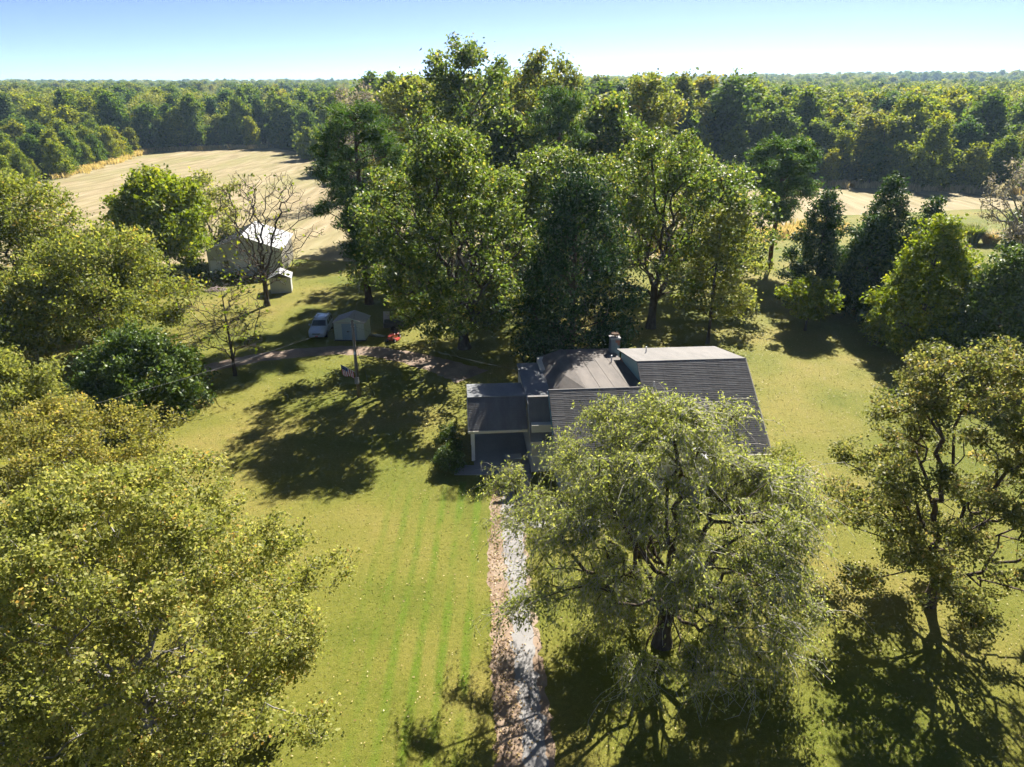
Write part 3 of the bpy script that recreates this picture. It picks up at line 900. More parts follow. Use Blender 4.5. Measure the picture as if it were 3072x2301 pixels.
ng.links.new(gi.outputs[0], iop.inputs['Points'])
ng.links.new(jn.outputs[0], iop.inputs['Instance'])
iop.inputs['Pick Instance'].default_value = True
ng.links.new(named('idx', 'INT'), iop.inputs['Instance Index'])
ng.links.new(named('rot', 'FLOAT_VECTOR'), iop.inputs['Rotation'])
ng.links.new(named('scl', 'FLOAT_VECTOR'), iop.inputs['Scale'])
ng.links.new(iop.outputs[0], go.inputs[0])
far.modifiers.new('scatter', 'NODES').node_group = ng
print('woods:', len(near), 'near,', len(vis), 'in view,', len(fp), 'far')

# ------------------------------------------------------------------ house
def shingle_mat(name, a, b):
    t = NT(name)
    p = t.obj()
    n1 = t.noise(1.1, t.mapping(p, (1, 0.22, 0.22)), 7, 0.75)
    n2 = t.noise(9.0, t.mapping(p, (1, 2.5, 2.5)), 3, 0.8)
    n3 = t.noise(60.0, p, 2, 0.8)
    c = t.ramp(n1, [(0.3, a), (0.7, b)])
    c = t.mix(t.math('MULTIPLY', n2, 0.55), c, tuple(x * 0.45 for x in a))
    return t.done(t.bsdf(c, 0.9, 0.25, 0, n3, 0.4, 0.01))


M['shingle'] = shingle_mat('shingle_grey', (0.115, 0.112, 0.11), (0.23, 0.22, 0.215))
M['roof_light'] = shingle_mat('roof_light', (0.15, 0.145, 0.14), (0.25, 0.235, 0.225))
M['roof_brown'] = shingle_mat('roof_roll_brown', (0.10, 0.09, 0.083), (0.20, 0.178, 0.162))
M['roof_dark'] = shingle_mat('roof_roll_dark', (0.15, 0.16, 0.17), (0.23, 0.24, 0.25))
M['siding'] = plain('siding_cream', (0.50, 0.48, 0.42), 0.6)
M['teal'] = plain('siding_teal', (0.20, 0.34, 0.34), 0.6)
M['fascia'] = plain('fascia_cream', (0.62, 0.58, 0.46), 0.6)
M['white'] = plain('white_paint', (0.72, 0.72, 0.70), 0.5)
M['tin'] = plain('tin_white', (0.56, 0.56, 0.57), 0.4, 0.5, 0.0, 0.15)
M['block'] = plain('chimney_block', (0.17, 0.19, 0.21), 0.9)
M['brick'] = plain('brick_red', (0.30, 0.13, 0.09), 0.9)
M['metal_dark'] = plain('metal_dark', (0.06, 0.06, 0.06), 0.5)
M['pvc'] = plain('pvc', (0.75, 0.75, 0.75), 0.4)
M['glass'] = plain('window_glass', (0.03, 0.04, 0.05), 0.06, 0.6, 0, 0.1)
M['rust'] = plain('rusty_flashing', (0.36, 0.17, 0.09), 0.8)

HR = R(4.5)
house = empty('house', (2.5, 44.5, 0), HR, 'grey shingled house with stepped roof and carport behind the drooping tree', 'house')


def V3(*a): return Vector(a)


def courses(name, A, B, Dd, Cc, mat, parent, expo=0.146, th=0.009):
    """quad A-B top edge, D-C bottom edge: lapped shingle courses, each proud of the one below"""
    A, B, Cc, Dd = Vector(A), Vector(B), Vector(Cc), Vector(Dd)
    nn = (Dd - A).cross(B - A).normalized()
    if nn.z < 0: nn = -nn
    L = max((Dd - A).length, (Cc - B).length)
    n = max(2, int(round(L / expo)))
    mb = MB()
    rg_ = random.Random(len(name) + n)
    for i in range(n):
        f0, f1 = i / n, (i + 1) / n
        a0, b0 = A.lerp(Dd, f0), B.lerp(Cc, f0)
        a1, b1 = A.lerp(Dd, f1), B.lerp(Cc, f1)
        t0, t1 = nn * 0.002, nn * (th + 0.002)
        k = max(1, int((b0 - a0).length / 0.9))
        for j in range(k):
            g0, g1 = j / k, (j + 1) / k
            w = t1 * rg_.uniform(0.75, 1.3)
            p = [a0.lerp(b0, g0) + t0, a0.lerp(b0, g1) + t0, a1.lerp(b1, g1) + w, a1.lerp(b1, g0) + w]
            mb.poly([p[0], p[3], p[2], p[1]])
            mb.poly([p[3], a1.lerp(b1, g0) - nn * 0.004, a1.lerp(b1, g1) - nn * 0.004, p[2]])
    # deck below
    o = mb.build(name, mat, parent)
    o['kind'] = 'stuff'
    return o


K = 0.72
ZE, ZM, ZR = 2.62, 5.73, 6.97
YE = -(ZM - ZE) / K
# walls
w = MB()
w.box(0.35, 14.0, YE + 0.45, 7.5, 0, 2.5)
w.box(6.75, 14.0, -1.2, 7.5, 2.5, 4.6)
w.box(-1.25, 0.34, -1.05, 9.6, 0, 3.6)
w.box(0.35, 7.2, 7.51, 10.4, 0, 4.2)
w.build('wall', M['siding'], house)
g = MB().poly([(6.72, 7.5, 5.62), (6.72, 1.7, ZR - 0.12), (6.72, YE + .4, ZE - .05), (6.72, 7.5, ZE - .05)]).poly([(14.02, 7.5, 5.62), (14.02, 7.5, 0), (14.02, YE + .4, 0), (14.02, YE + .4, ZE - .05), (14.02, 1.7, ZR - 0.12)])
g.poly([(6.75, 7.52, 5.6), (14.0, 7.52, 5.6), (14.0, 7.52, 2.4), (6.75, 7.52, 2.4)])
g.build('gable_wall', M['teal'], house)
MB().poly([(0.2, -0.15, ZM - 0.12), (0.2, YE + .3, ZE + .06), (0.2, YE + .3, 2.3), (0.2, 1.0, 2.3), (0.2, 1.0, ZM - .5)]).build('cheek_wall', M['teal'], house)
# roof decks (thin boards) and shingle courses of the front slope
roof = MB()
roof.slab([(0, 0, ZM), (0, YE, ZE), (6.45, YE, ZE), (6.45, 0, ZM)], 0.12)
roof.slab([(6.45, 1.72, ZR), (6.45, YE, ZE), (14.3, YE, ZE), (14.3, 1.72, ZR)], 0.12)
rf = roof.build('roof', M['shingle'], house)
courses('shingle_courses', (0.02, 0, ZM), (6.449, 0, ZM), (0.02, YE - .05, ZE - 0.036), (6.449, YE - .05, ZE - 0.036), M['shingle'], rf)
courses('shingle_courses', (6.451, 1.72, ZR), (14.28, 1.72, ZR), (6.451, YE - .05, ZE - 0.036), (14.28, YE - .05, ZE - 0.036), M['shingle'], rf)
# pale back slope of the right wing, facing the sun
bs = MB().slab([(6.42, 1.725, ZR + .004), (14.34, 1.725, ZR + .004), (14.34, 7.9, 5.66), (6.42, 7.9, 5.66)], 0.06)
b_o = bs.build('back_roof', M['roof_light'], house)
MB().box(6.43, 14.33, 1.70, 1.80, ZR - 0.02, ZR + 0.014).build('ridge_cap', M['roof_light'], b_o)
MB().tube((8.15, 5.6, 6.0), (8.15, 5.6, 6.62), 0.05).build('vent_pipe', M['pvc'], b_o)
# brown roll roofing, laid in sheets with seams
def zr(y): return 5.66 - 0.095 * y
rl = MB().slab([(2.6, 0.06, zr(0) - .03), (6.7, 0.06, zr(0) - .03), (6.7, 10.8, zr(10.8) - .03), (2.6, 10.8, zr(10.8) - .03)], 0.12).build('flat_roof', M['roof_brown'], house)
xs = [2.6, 3.62, 4.62, 5.64, 6.7]
for i in range(4):
    MB().slab([(xs[i] + .012, 0.09, zr(0) + .003 * (i % 2)), (xs[i + 1] - .012, 0.09, zr(0) + .003 * (i % 2)), (xs[i + 1] - .012, 10.8, zr(10.8) + .003 * (i % 2)), (xs[i] + .012, 10.8, zr(10.8) + .003 * (i % 2))], 0.02).build('roofing_sheet', M['roof_brown'], rl)
MB().box(6.62, 6.70, 0.1, 7.4, 4.9, 5.05).build('flashing', M['rust'], rl)
# steep left side, low roof in its lee, small front slope left of the main one
courses('shingle_courses', (2.6, 10.8, zr(10.8) + .01), (2.6, 0.06, zr(0) + .01), (0.55, 10.8, 3.95), (0.55, 0.06, 3.95), M['roof_brown'], rf, 0.17)
MB().slab([(2.6, 10.8, zr(10.8)), (2.6, 0.06, zr(0)), (0.55, 0.06, 3.94), (0.55, 10.8, 3.94)], 0.1).build('side_roof', M['roof_brown'], house)
MB().slab([(-1.33, 0.75, 4.35), (0.57, 0.75, 4.35), (0.57, 10.0, 3.86), (-1.33, 10.0, 3.86)], 0.1).build('low_roof', M['roof_dark'], house)
MB().slab([(-1.34, 0.62, 4.95), (-1.34, -1.42, ZE - .02), (0.19, -1.42, ZE - .02), (0.19, 0.62, 4.95)], 0.1).build('side_slope', M['shingle'], house)
courses('shingle_courses', (-1.36, 0.62, 4.95), (0.18, 0.62, 4.95), (-1.36, -1.46, ZE - .05), (0.18, -1.46, ZE - .05), M['shingle'], rf)
MB().box(-1.37, 0.18, 0.56, 0.80, 4.9, 5.01).build('ridge_cap', M['roof_light'], rf)
MB().box(-0.03, 6.44, -0.02, 0.085, ZM - 0.04, ZM + 0.016).build('ridge_cap', M['shingle'], rf)
MB().box(-1.36, 0.19, -1.54, -1.48, ZE - .22, ZE - .04).build('fascia', M['fascia'], house)
MB().box(0.02, 14.28, YE - .12, YE - .06, ZE - .22, ZE - .05).build('fascia', M['fascia'], house)
rk = MB()
rk.slab([(-.05, 0.05, ZM - .02), (-.05, YE - .05, ZE - .06), (.02, YE - .05, ZE - .06), (.02, 0.05, ZM - .02)], 0.16)
rk.build('rake_board', M['teal'], house)
MB().slab([(14.3, 1.72, ZR - .01), (14.3, YE - .05, ZE - .05), (14.36, YE - .05, ZE - .05), (14.36, 1.72, ZR - .01)], 0.16).build('rake_board', M['fascia'], house)
# front porch gable with pale tin
XR, ZP = 7.0, 5.05
yr = -(ZM - ZP) / K
px_ = MB()
ye_ = -(ZM - 2.75) / K
px_.slab([(XR, yr, ZP + .02), (XR, -5.9, ZP + .02), (XR + 2.9, -5.9, 2.77), (XR + 2.9, ye_, 2.77)], 0.06)
px_.slab([(XR, -5.9, ZP + .02), (XR, yr, ZP + .02), (XR - 2.9, ye_, 2.77), (XR - 2.9, -5.9, 2.77)], 0.06)
pr = px_.build('porch_roof', M['tin'], house)
MB().poly([(XR - 2.7, -5.75, 2.72), (XR + 2.7, -5.75, 2.72), (XR, -5.75, ZP - .12)]).build('porch_gable', M['white'], house)
for x in (XR - 2.5, XR + 2.5): MB().box(x - .08, x + .08, -5.8, -5.64, 0.12, 2.72).build('porch_post', M['white'], house)
MB().box(XR - 2.8, XR + 2.8, -5.9, YE + .44, 0, 0.12).build('porch_floor', M['concrete'], house)
dr = MB().box(XR - .48, XR + .48, YE + .38, YE + .44, 0.14, 2.15).build('door', M['white'], house)
MB().tube((XR + .38, YE + .36, 1.1), (XR + .38, YE + .30, 1.1), .035).build('handle', M['metal_dark'], dr)
for x in (2.2, 4.1, 11.4, 13.0):
    wd = MB().box(x - .55, x + .55, YE + .40, YE + .44, 0.95, 2.15).build('window', M['glass'], house)
    fm = MB()
    for q in (x - .6, x - .02, x + .54): fm.box(q, q + .06, YE + .37, YE + .43, .9, 2.2)
    for q in (.9, 1.52, 2.14): fm.box(x - .6, x + .6, YE + .36, YE + .42, q, q + .06)
    fm.build('frame', M['white'], wd)
# chimney
ch = MB().box(6.25, 7.0, 9.3, 10.0, 3.8, 5.95).build('chimney', M['block'], house)
ch_b = MB()
MB().box(6.2, 7.05, 9.25, 10.05, 5.95, 6.06).build('chimney_crown', M['concrete'], ch)
for k in range(5):
    for j in range(2):
        z = 4.80 + k * 0.215
        o_ = 0.17 if k % 2 else 0.0
        x0, x1 = 6.27 + (0, .36)[j] + (o_ if j else 0), 6.27 + (.35 + o_, .71)[j]
        MB().box(x0, x1, 9.27, 9.30, z, z + 0.2).build('block', M['brick'] if (k, j) in ((3, 1), (4, 1)) else M['block'], ch)
cap = MB().tube((6.62, 9.65, 6.26), (6.62, 9.65, 6.36), 0.36, 0.30, 14)
for a in range(4): cap.tube((6.62 + .22 * math.cos(a * 1.57), 9.65 + .22 * math.sin(a * 1.57), 6.06), (6.62 + .22 * math.cos(a * 1.57), 9.65 + .22 * math.sin(a * 1.57), 6.27), 0.02, n=5)
cap.build('chimney_cap', M['bark_pine'], ch)
MB().tube((5.75, 6.6, 4.9), (5.75, 6.6, 5.62), 0.055).build('vent_pipe', M['pvc'], house)
MB().tube((7.3, -0.0, ZM - .1), (7.3, -0.0, ZM + .38), 0.045).build('vent_pipe', M['pvc'], house)
# carport
cpt = MB().slab([(-5.5, 2.73, 4.18), (-5.5, 0.55, 2.6), (-1.34, 0.55, 2.6), (-1.34, 2.73, 4.18)], 0.1).build('carport_roof', M['shingle'], house)
courses('shingle_courses', (-5.52, 2.73, 4.18), (-1.36, 2.73, 4.18), (-5.52, 0.5, 2.565), (-1.36, 0.5, 2.565), M['shingle'], cpt)
MB().slab([(-5.53, 2.66, 4.20), (-1.35, 2.66, 4.20), (-1.35, 5.9, 3.86), (-5.53, 5.9, 3.86)], 0.1).build('carport_back_roof', M['roof_dark'], house)
MB().box(-5.54, -1.38, 0.40, 0.47, 2.38, 2.56).build('fascia', M['fascia'], house)
MB().slab([(-5.56, 2.73, 4.17), (-5.56, 0.47, 2.54), (-5.50, 0.47, 2.54), (-5.50, 2.73, 4.17)], 0.15).build('rake_board', M['white'], house)
MB().poly([(-5.4, 5.8, 0.04), (-1.26, 5.8, 0.04), (-1.26, 5.8, 3.8), (-5.4, 5.8, 3.8)]).build('carport_wall', M['siding'], house)
for y in (0.72, 3.2): MB().box(-5.34, -5.10, y, y + .16, 0.05, 2.6 + (y > 1) * 1.1).build('carport_post', M['white'], house)
tag(MB().box(-8.0 + 4.0, 1.2, 42.9, 44.2, -.05, 0.06).build('carport_apron', M['concrete']), 'concrete apron in front of the carport', None, None, 'structure')
MB().box(-5.2, -1.27, -0.6, 5.7, 0, 0.09).build('carport_floor', M['concrete'], house)
bx_ = empty('storage_bin', (0.1, 44.6, 0.09), R(6), 'pale plastic storage bin on the carport floor', 'bin')
MB().loft([[(-.5, -.28, 0), (.5, -.28, 0), (.5, .28, 0), (-.5, .28, 0)], [(-.55, -.32, .42), (.55, -.32, .42), (.55, .32, .42), (-.55, .32, .42)]]).build('tub', M['roof_light'], bx_)
MB().box(-.58, .58, -.35, .35, .421, .47).build('lid', M['siding'], bx_)

# ------------------------------------------------------------------ barn
M['barn_wall'] = plain('barn_wall', (0.45, 0.47, 0.46), 0.6)
M['barn_door'] = plain('barn_door', (0.62, 0.66, 0.72), 0.5)
M['barn_wall_sunlit'] = plain('barn_wall_sunlit', (0.50, 0.47, 0.40), 0.6)  # barn wall again, with the sunlight on the right side put into its colour


def ribbed(p0, p1, p2, p3, n, hgt):
    """standing ribs on the quad p0-p1 (eave) / p3-p2 (ridge); ribs run from eave to ridge"""
    p0, p1, p2, p3 = map(Vector, (p0, p1, p2, p3))
    nn = (p1 - p0).cross(p3 - p0).normalized()
    if nn.z < -0.01: nn = -nn
    mb = MB()
    for i in range(n):
        f = [(i + q) / n for q in (0, .72, .8, .92, 1)]
        o = [0, 0, hgt, hgt, 0]
        for k in range(4):
            a, b = p0.lerp(p1, f[k]) + nn * o[k], p0.lerp(p1, f[k + 1]) + nn * o[k + 1]
            c, d = p3.lerp(p2, f[k + 1]) + nn * o[k + 1], p3.lerp(p2, f[k]) + nn * o[k]
            mb.poly([a, b, c, d])
    return mb


bl = gp(632, 832)
barn = empty('barn', (bl[0], bl[1], 0), R(9), 'metal barn with white roof and pale doors behind the leafless tree', 'barn')
BW, BD, BH, BP = 9.9, 11.0, 3.7, 5.6
ribbed((BW + .02, 0, 0), (BW + .02, BD, 0), (BW + .02, BD, BH), (BW + .02, 0, BH), 28, .03).build('side_wall', M['barn_wall_sunlit'], barn)
ribbed((0, BD, 0), (0, 0, 0), (0, 0, BH), (0, BD, BH), 28, -.03).build('side_wall', M['barn_wall'], barn)
MB().poly([(0, 0.02, 0), (BW, 0.02, 0), (BW, 0.02, BH), (BW / 2, 0.02, BP), (0, 0.02, BH)]).build('front_wall', M['barn_wall'], barn)
MB().poly([(0, BD, 0), (BW, BD, 0), (BW, BD, BH), (BW / 2, BD, BP), (0, BD, BH)]).build('back_wall', M['barn_wall'], barn)
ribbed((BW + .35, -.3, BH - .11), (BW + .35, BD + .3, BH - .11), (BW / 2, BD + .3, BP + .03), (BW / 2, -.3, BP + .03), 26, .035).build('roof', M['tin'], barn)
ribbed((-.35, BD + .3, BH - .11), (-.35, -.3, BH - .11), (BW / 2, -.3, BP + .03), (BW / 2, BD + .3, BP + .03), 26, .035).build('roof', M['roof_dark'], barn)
MB().box(BW / 2 - .15, BW / 2 + .15, -.31, BD + .31, BP + .05, BP + .09).build('ridge_cap', M['tin'], barn)
for x0, x1, h_ in ((0.25, 1.55, 2.3), (3.4, 6.2, 2.9), (6.4, 7.7, 2.3)):
    d_ = MB().box(x0, x1, -.09, -.02, .05, h_).build('door', M['barn_door'], barn)
    for k in range(1, 4):
        MB().box(x0 + .03, x1 - .03, -.105, -.09, .05 + (h_ - .05) * k / 4 - .02, .05 + (h_ - .05) * k / 4 + .02).build('panel_rail', M['white'], d_)
MB().box(2.1, 2.7, -.07, -.02, 1.2, 2.3).build('window', M['glass'], barn)
sh = gp(846, 873)
sm_ = empty('tool_shed', (sh[0], sh[1], 0), R(14), 'small khaki shed with white roof beside the barn', 'shed')
MB().box(-1.3, 1.3, -1.0, 1.6, 0, 2.0).build('wall', M['barn_wall'], sm_)
MB().poly([(-1.3, -1.01, 2.0), (1.3, -1.01, 2.0), (0, -1.01, 2.62)]).build('gable', M['metal_dark'], sm_)  # dark colour paints in the shade below the roof overhang
ribbed((1.5, -1.25, 1.96), (1.5, 1.8, 1.96), (0, 1.8, 2.68), (0, -1.25, 2.68), 9, .03).build('roof', M['tin'], sm_)
ribbed((-1.5, 1.8, 1.96), (-1.5, -1.25, 1.96), (0, -1.25, 2.68), (0, 1.8, 2.68), 9, .03).build('roof', M['tin'], sm_)
MB().box(-1.0, -.1, -1.05, -1.005, .05, 1.85).build('door', M['barn_wall'], sm_)

# ------------------------------------------------------------------ garden shed
M['shed_wall'] = plain('shed_pale_green', (0.42, 0.50, 0.44), 0.5)
M['shed_door'] = plain('shed_door_blue', (0.22, 0.32, 0.38), 0.5)
M['shed_roof'] = plain('shed_roof', (0.34, 0.32, 0.31), 0.5)
gs = gp(1051, 1022)
shed = empty('garden_shed', (gs[0], gs[1], 0), R(-3), 'pale metal garden shed with blue double doors beside the car', 'shed')
MB().box(-1.66, 1.66, -.12, 2.5, 0, .1).build('base', M['metal_dark'], shed)
ribbed((-1.6, 0, .1), (1.6, 0, .1), (1.6, 0, 2.0), (-1.6, 0, 2.0), 14, -.025).build('front_wall', M['shed_wall'], shed)
ribbed((1.6, 0, .1), (1.6, 2.4, .1), (1.6, 2.4, 2.0), (1.6, 0, 2.0), 10, .025).build('side_wall', M['shed_wall'], shed)
ribbed((-1.6, 2.4, .1), (-1.6, 0, .1), (-1.6, 0, 2.0), (-1.6, 2.4, 2.0), 10, .025).build('side_wall', M['shed_wall'], shed)
MB().poly([(-1.6, 2.4, .1), (1.6, 2.4, .1), (1.6, 2.4, 2.0), (0, 2.4, 2.55), (-1.6, 2.4, 2.0)]).build('back_wall', M['shed_wall'], shed)
MB().poly([(-1.6, -.01, 2.0), (1.6, -.01, 2.0), (0, -.01, 2.55)]).build('gable', M['shed_wall'], shed)
ribbed((1.75, -.15, 1.98), (1.75, 2.5, 1.98), (0, 2.5, 2.6), (0, -.15, 2.6), 8, .03).build('roof', M['shed_roof'], shed)
ribbed((-1.75, 2.5, 1.98), (-1.75, -.15, 1.98), (0, -.15, 2.6), (0, 2.5, 2.6), 8, .03).build('roof', M['shed_roof'], shed)
MB().box(-1.7, 1.7, -.06, -.02, 1.93, 2.0).build('trim', M['shed_roof'], shed)
for x0, x1 in ((-.78, -.01), (.01, .78)):
    d_ = MB().box(x0, x1, -.07, -.03, .14, 1.86).build('door', M['shed_door'], shed)
    MB().box(x0 * .2 + x1 * .0 + (.06 if x0 > 0 else -.1), (.1 if x0 > 0 else -.06), -.1, -.07, .95, 1.1).build('handle', M['metal_dark'], d_)

# ------------------------------------------------------------------ car
M['car_paint'] = plain('car_paint_silver', (0.44, 0.50, 0.56), 0.25, 0.6, 0.35, 0.05)
M['car_glass'] = plain('car_glass', (0.02, 0.03, 0.035), 0.05, 0.6, 0, 0.05)
M['tyre'] = plain('tyre_rubber', (0.02, 0.02, 0.02), 0.9)
M['chrome'] = plain('chrome', (0.6, 0.6, 0.62), 0.25, 0.5, 0.9, 0.05)
M['lamp'] = plain('headlight_lens', (0.7, 0.72, 0.72), 0.1, 0.6)
M['redlens'] = plain('red_lens', (0.4, 0.02, 0.02), 0.2)
cl = gp(952, 1019)
car = empty('parked_car', (cl[0] - .1, cl[1] + 2.3, 0), R(1.5), 'silver blue sport utility car parked beside the garden shed', 'car')


def ring(y, w, z0, z1, zs, tw):
    """body cross-section: half width w, belt at zs, top z1 with half width tw"""
    return [(-w * .86, y, z0), (-w * .98, y, z0 + .12), (-w, y, (z0 + zs) / 2), (-w * .97, y, zs), (-tw, y, z1), (tw, y, z1), (w * .97, y, zs), (w, y, (z0 + zs) / 2), (w * .98, y, z0 + .12), (w * .86, y, z0)]


MB().loft([ring(-2.33, .72, .38, .66, .58, .60), ring(-2.25, .84, .28, .82, .70, .72), ring(-1.95, .92, .24, .95, .84, .80), ring(-1.2, .94, .24, 1.04, .94, .84), ring(-.95, .95, .24, 1.08, 1.0, .86), ring(.6, .95, .24, 1.08, 1.02, .88), ring(1.9, .94, .24, 1.10, 1.04, .86), ring(2.22, .90, .30, 1.08, 1.0, .82), ring(2.32, .82, .40, .95, .85, .74)]).build('body', M['car_paint'], car, True)
MB().loft([[(-.86, -1.0, 1.05), (.86, -1.0, 1.05), (.88, 2.2, 1.06), (-.88, 2.2, 1.06)], [(-.72, -.28, 1.56), (.72, -.28, 1.56), (.74, 1.95, 1.58), (-.74, 1.95, 1.58)], [(-.66, -.1, 1.66), (.66, -.1, 1.66), (.68, 1.8, 1.68), (-.68, 1.8, 1.68)]]).build('cabin', M['car_paint'], car, True)
MB().poly([(-.74, -.93, 1.12), (.74, -.93, 1.12), (.66, -.33, 1.54), (-.66, -.33, 1.54)]).build('windshield', M['car_glass'], car)
MB().poly([(.74, 2.18, 1.14), (-.74, 2.18, 1.14), (-.66, 2.0, 1.52), (.66, 2.0, 1.52)]).build('rear_window', M['car_glass'], car)
for s in (-1, 1):
    for y0, y1 in ((-.62, .25), (.33, 1.15), (1.23, 1.9)):
        q = [(s * .885, y0, 1.12), (s * .885, y1, 1.12), (s * .765, y1 - .03, 1.51), (s * .765, max(y0 + .05, -.22), 1.51)]
        MB().poly(q if s > 0 else q[::-1]).build('side_window', M['car_glass'], car)
    MB().box(*sorted((s * .62, s * .57)), -.05, 1.75, 1.70, 1.745).build('roof_rail', M['chrome'], car)
    hl = MB().loft([[(s * .52, -2.315, .60), (s * .82, -2.18, .62), (s * .84, -2.12, .78), (s * .56, -2.26, .74)], [(s * .52, -2.26, .60), (s * .80, -2.1, .62), (s * .82, -2.0, .80), (s * .56, -2.15, .77)]])
    hl.build('headlight', M['lamp'], car)
    mr = MB().box(*sorted((s * .95, s * 1.14)), -.72, -.60, 1.06, 1.22).build('mirror', M['car_paint'], car, bevel=.03)
    MB().box(*sorted((s * .70, s * .88)), 2.28, 2.33, .75, 1.0).build('tail_light', M['redlens'], car)
    for y in (-1.45, 1.40):
        ty = MB().tube((s * .70, y, .36), (s * .96, y, .36), .36, .36, 18).build('wheel', M['tyre'], car)
        MB().tube((s * .955, y, .36), (s * .975, y, .36), .23, .20, 12).build('rim', M['chrome'], ty)
    for y0, y1 in ((-.65, .27), (.31, 1.2)):
        MB().box(*sorted((s * .952, s * .956)), y0, y1, .38, 1.0).build('door', M['car_paint'], car)
gr = MB().box(-.42, .42, -2.345, -2.32, .56, .70).build('grille', M['metal_dark'], car)
for k in range(3): MB().box(-.42, .42, -2.36, -2.346, .575 + k * .045, .595 + k * .045).build('grille_bar', M['chrome'], gr)
MB().loft([[(-.80, -2.26, .30), (.80, -2.26, .30), (.80, -2.26, .50), (-.80, -2.26, .50)], [(-.70, -2.40, .33), (.70, -2.40, .33), (.70, -2.40, .48), (-.70, -2.40, .48)]]).build('bumper', M['car_paint'], car)
MB().box(-.17, .17, -2.415, -2.402, .36, .47).build('number_plate', M['redlens'], car)

# ------------------------------------------------------------------ mower, trailer and clutter right of the shed
M['red'] = plain('mower_red', (0.42, 0.05, 0.03), 0.35, 0.5)
M['black'] = plain('black_plastic', (0.03, 0.03, 0.03), 0.5)
M['wood'] = plain('weathered_wood', (0.22, 0.17, 0.12), 0.9)
M['board'] = plain('pale_board', (0.45, 0.36, 0.34), 0.7)
mw = gp(1178, 1026)
mower = empty('riding_mower', (mw[0], mw[1] + .6, 0), R(-14), 'red riding mower parked right of the garden shed', 'mower')
MB().loft([[(-.25, -.95, .32), (.25, -.95, .32), (.28, -.1, .36), (-.28, -.1, .36)], [(-.24, -.93, .68), (.24, -.93, .68), (.27, -.1, .78), (-.27, -.1, .78)]]).build('hood', M['red'], mower, bevel=.04)
MB().loft([[(-.62, -.5, .12), (.62, -.5, .12), (.62, .45, .12), (-.62, .45, .12)], [(-.52, -.45, .28), (.52, -.45, .28), (.52, .40, .28), (-.52, .40, .28)]]).build('cutting_deck', M['red'], mower)
MB().box(-.34, .34, .35, .95, .36, .60).build('rear_fender', M['red'], mower, bevel=.04)
MB().box(-.22, .22, .38, .78, .60, .70).build('seat', M['black'], mower, bevel=.03)
MB().box(-.22, .22, .76, .84, .70, 1.02).build('seat_back', M['black'], mower, bevel=.03)
st = MB().tube((0, -.12, .74), (0, .06, .98), .02).build('steering_column', M['black'], mower)
MB().tube((0, .05, .97), (0, .07, .99), .19, .19, 14).build('steering_wheel', M['black'], st)
for x, y, r_ in ((-.40, -.72, .19), (.40, -.72, .19), (-.42, .65, .25), (.42, .65, .25)):
    wl = MB().tube((x - .1, y, r_), (x + .1, y, r_), r_, r_, 14).build('wheel', M['tyre'], mower)
    MB().tube((x - .11, y, r_), (x + .11, y, r_), r_ * .5, r_ * .5, 10).build('rim', M['white'], wl)
tr_ = gp(1180, 992)
trl = empty('utility_trailer', (tr_[0], tr_[1] + .4, 0), R(6), 'dark utility trailer behind the riding mower', 'trailer')
MB().box(-1.0, 1.0, -.65, .75, .45, .55).build('bed', M['metal_dark'], trl)
for a in ((-1.0, 1.0, -.68, -.62), (-1.0, 1.0, .72, .78)): MB().box(*a, .55, .95).build('side_board', M['metal_dark'], trl)
for a in ((-1.03, -.97, -.65, .75), (.97, 1.03, -.65, .75)): MB().box(*a, .55, .95).build('end_board', M['metal_dark'], trl)
for y in (-.78, .86): MB().tube((0, y - .07, .3), (0, y + .07, .3), .3, .3, 14).build('wheel', M['tyre'], trl)
MB().tube((1.0, 0, .48), (2.0, 0, .4), .04).build('drawbar', M['metal_dark'], trl)
MB().tube((1.9, 0, .0), (1.9, 0, .42), .03).build('prop_stand', M['metal_dark'], trl)
bd = gp(1160, 984)
bdo = MB().slab([(bd[0] - .35, bd[1], 0.02), (bd[0] + .35, bd[1], 0.02), (bd[0] + .35, bd[1] + .5, 1.75), (bd[0] - .35, bd[1] + .5, 1.75)], .04).build('leaning_board', M['board'])
tag(bdo, 'pinkish pale board standing at the left end of the trailer', 'board')
lp = gp(1120, 1008)
ld = empty('ladder', (lp[0], lp[1], 0.06), R(-12), 'metal ladder lying on the grass between shed and mower', 'ladder')
for y in (-.2, .2): MB().box(-1.5, 1.5, y - .03, y + .03, -.05, .03).build('rail', M['chrome'], ld)
for k in range(9): MB().tube((-1.36 + k * .34, -.18, -.01), (-1.36 + k * .34, .18, -.01), .018, n=5).build('rung', M['chrome'], ld)
bp_ = gp(648, 870)
rg = random.Random(5)
bpile = MB()
for k in range(70):
    a, rr2 = rg.uniform(0, 6.28), rg.uniform(0, 1.3)
    x, y, q = rr2 * math.cos(a), rr2 * math.sin(a) * .7, rg.uniform(0, 3.14)
    z = max(.04, .45 * (1 - rr2 / 1.4)) * rg.uniform(.2, 1)
    bpile.tube((bp_[0] + x - .7 * math.cos(q), bp_[1] + y - .7 * math.sin(q), z), (bp_[0] + x + .7 * math.cos(q), bp_[1] + y + .7 * math.sin(q), max(.03, z + rg.uniform(-.15, .2))), .025, .01, 4)
tag(bpile.build('brush_pile', M['board']), 'low reddish pile of cut brush on the lawn in front of the barn', 'brush pile')

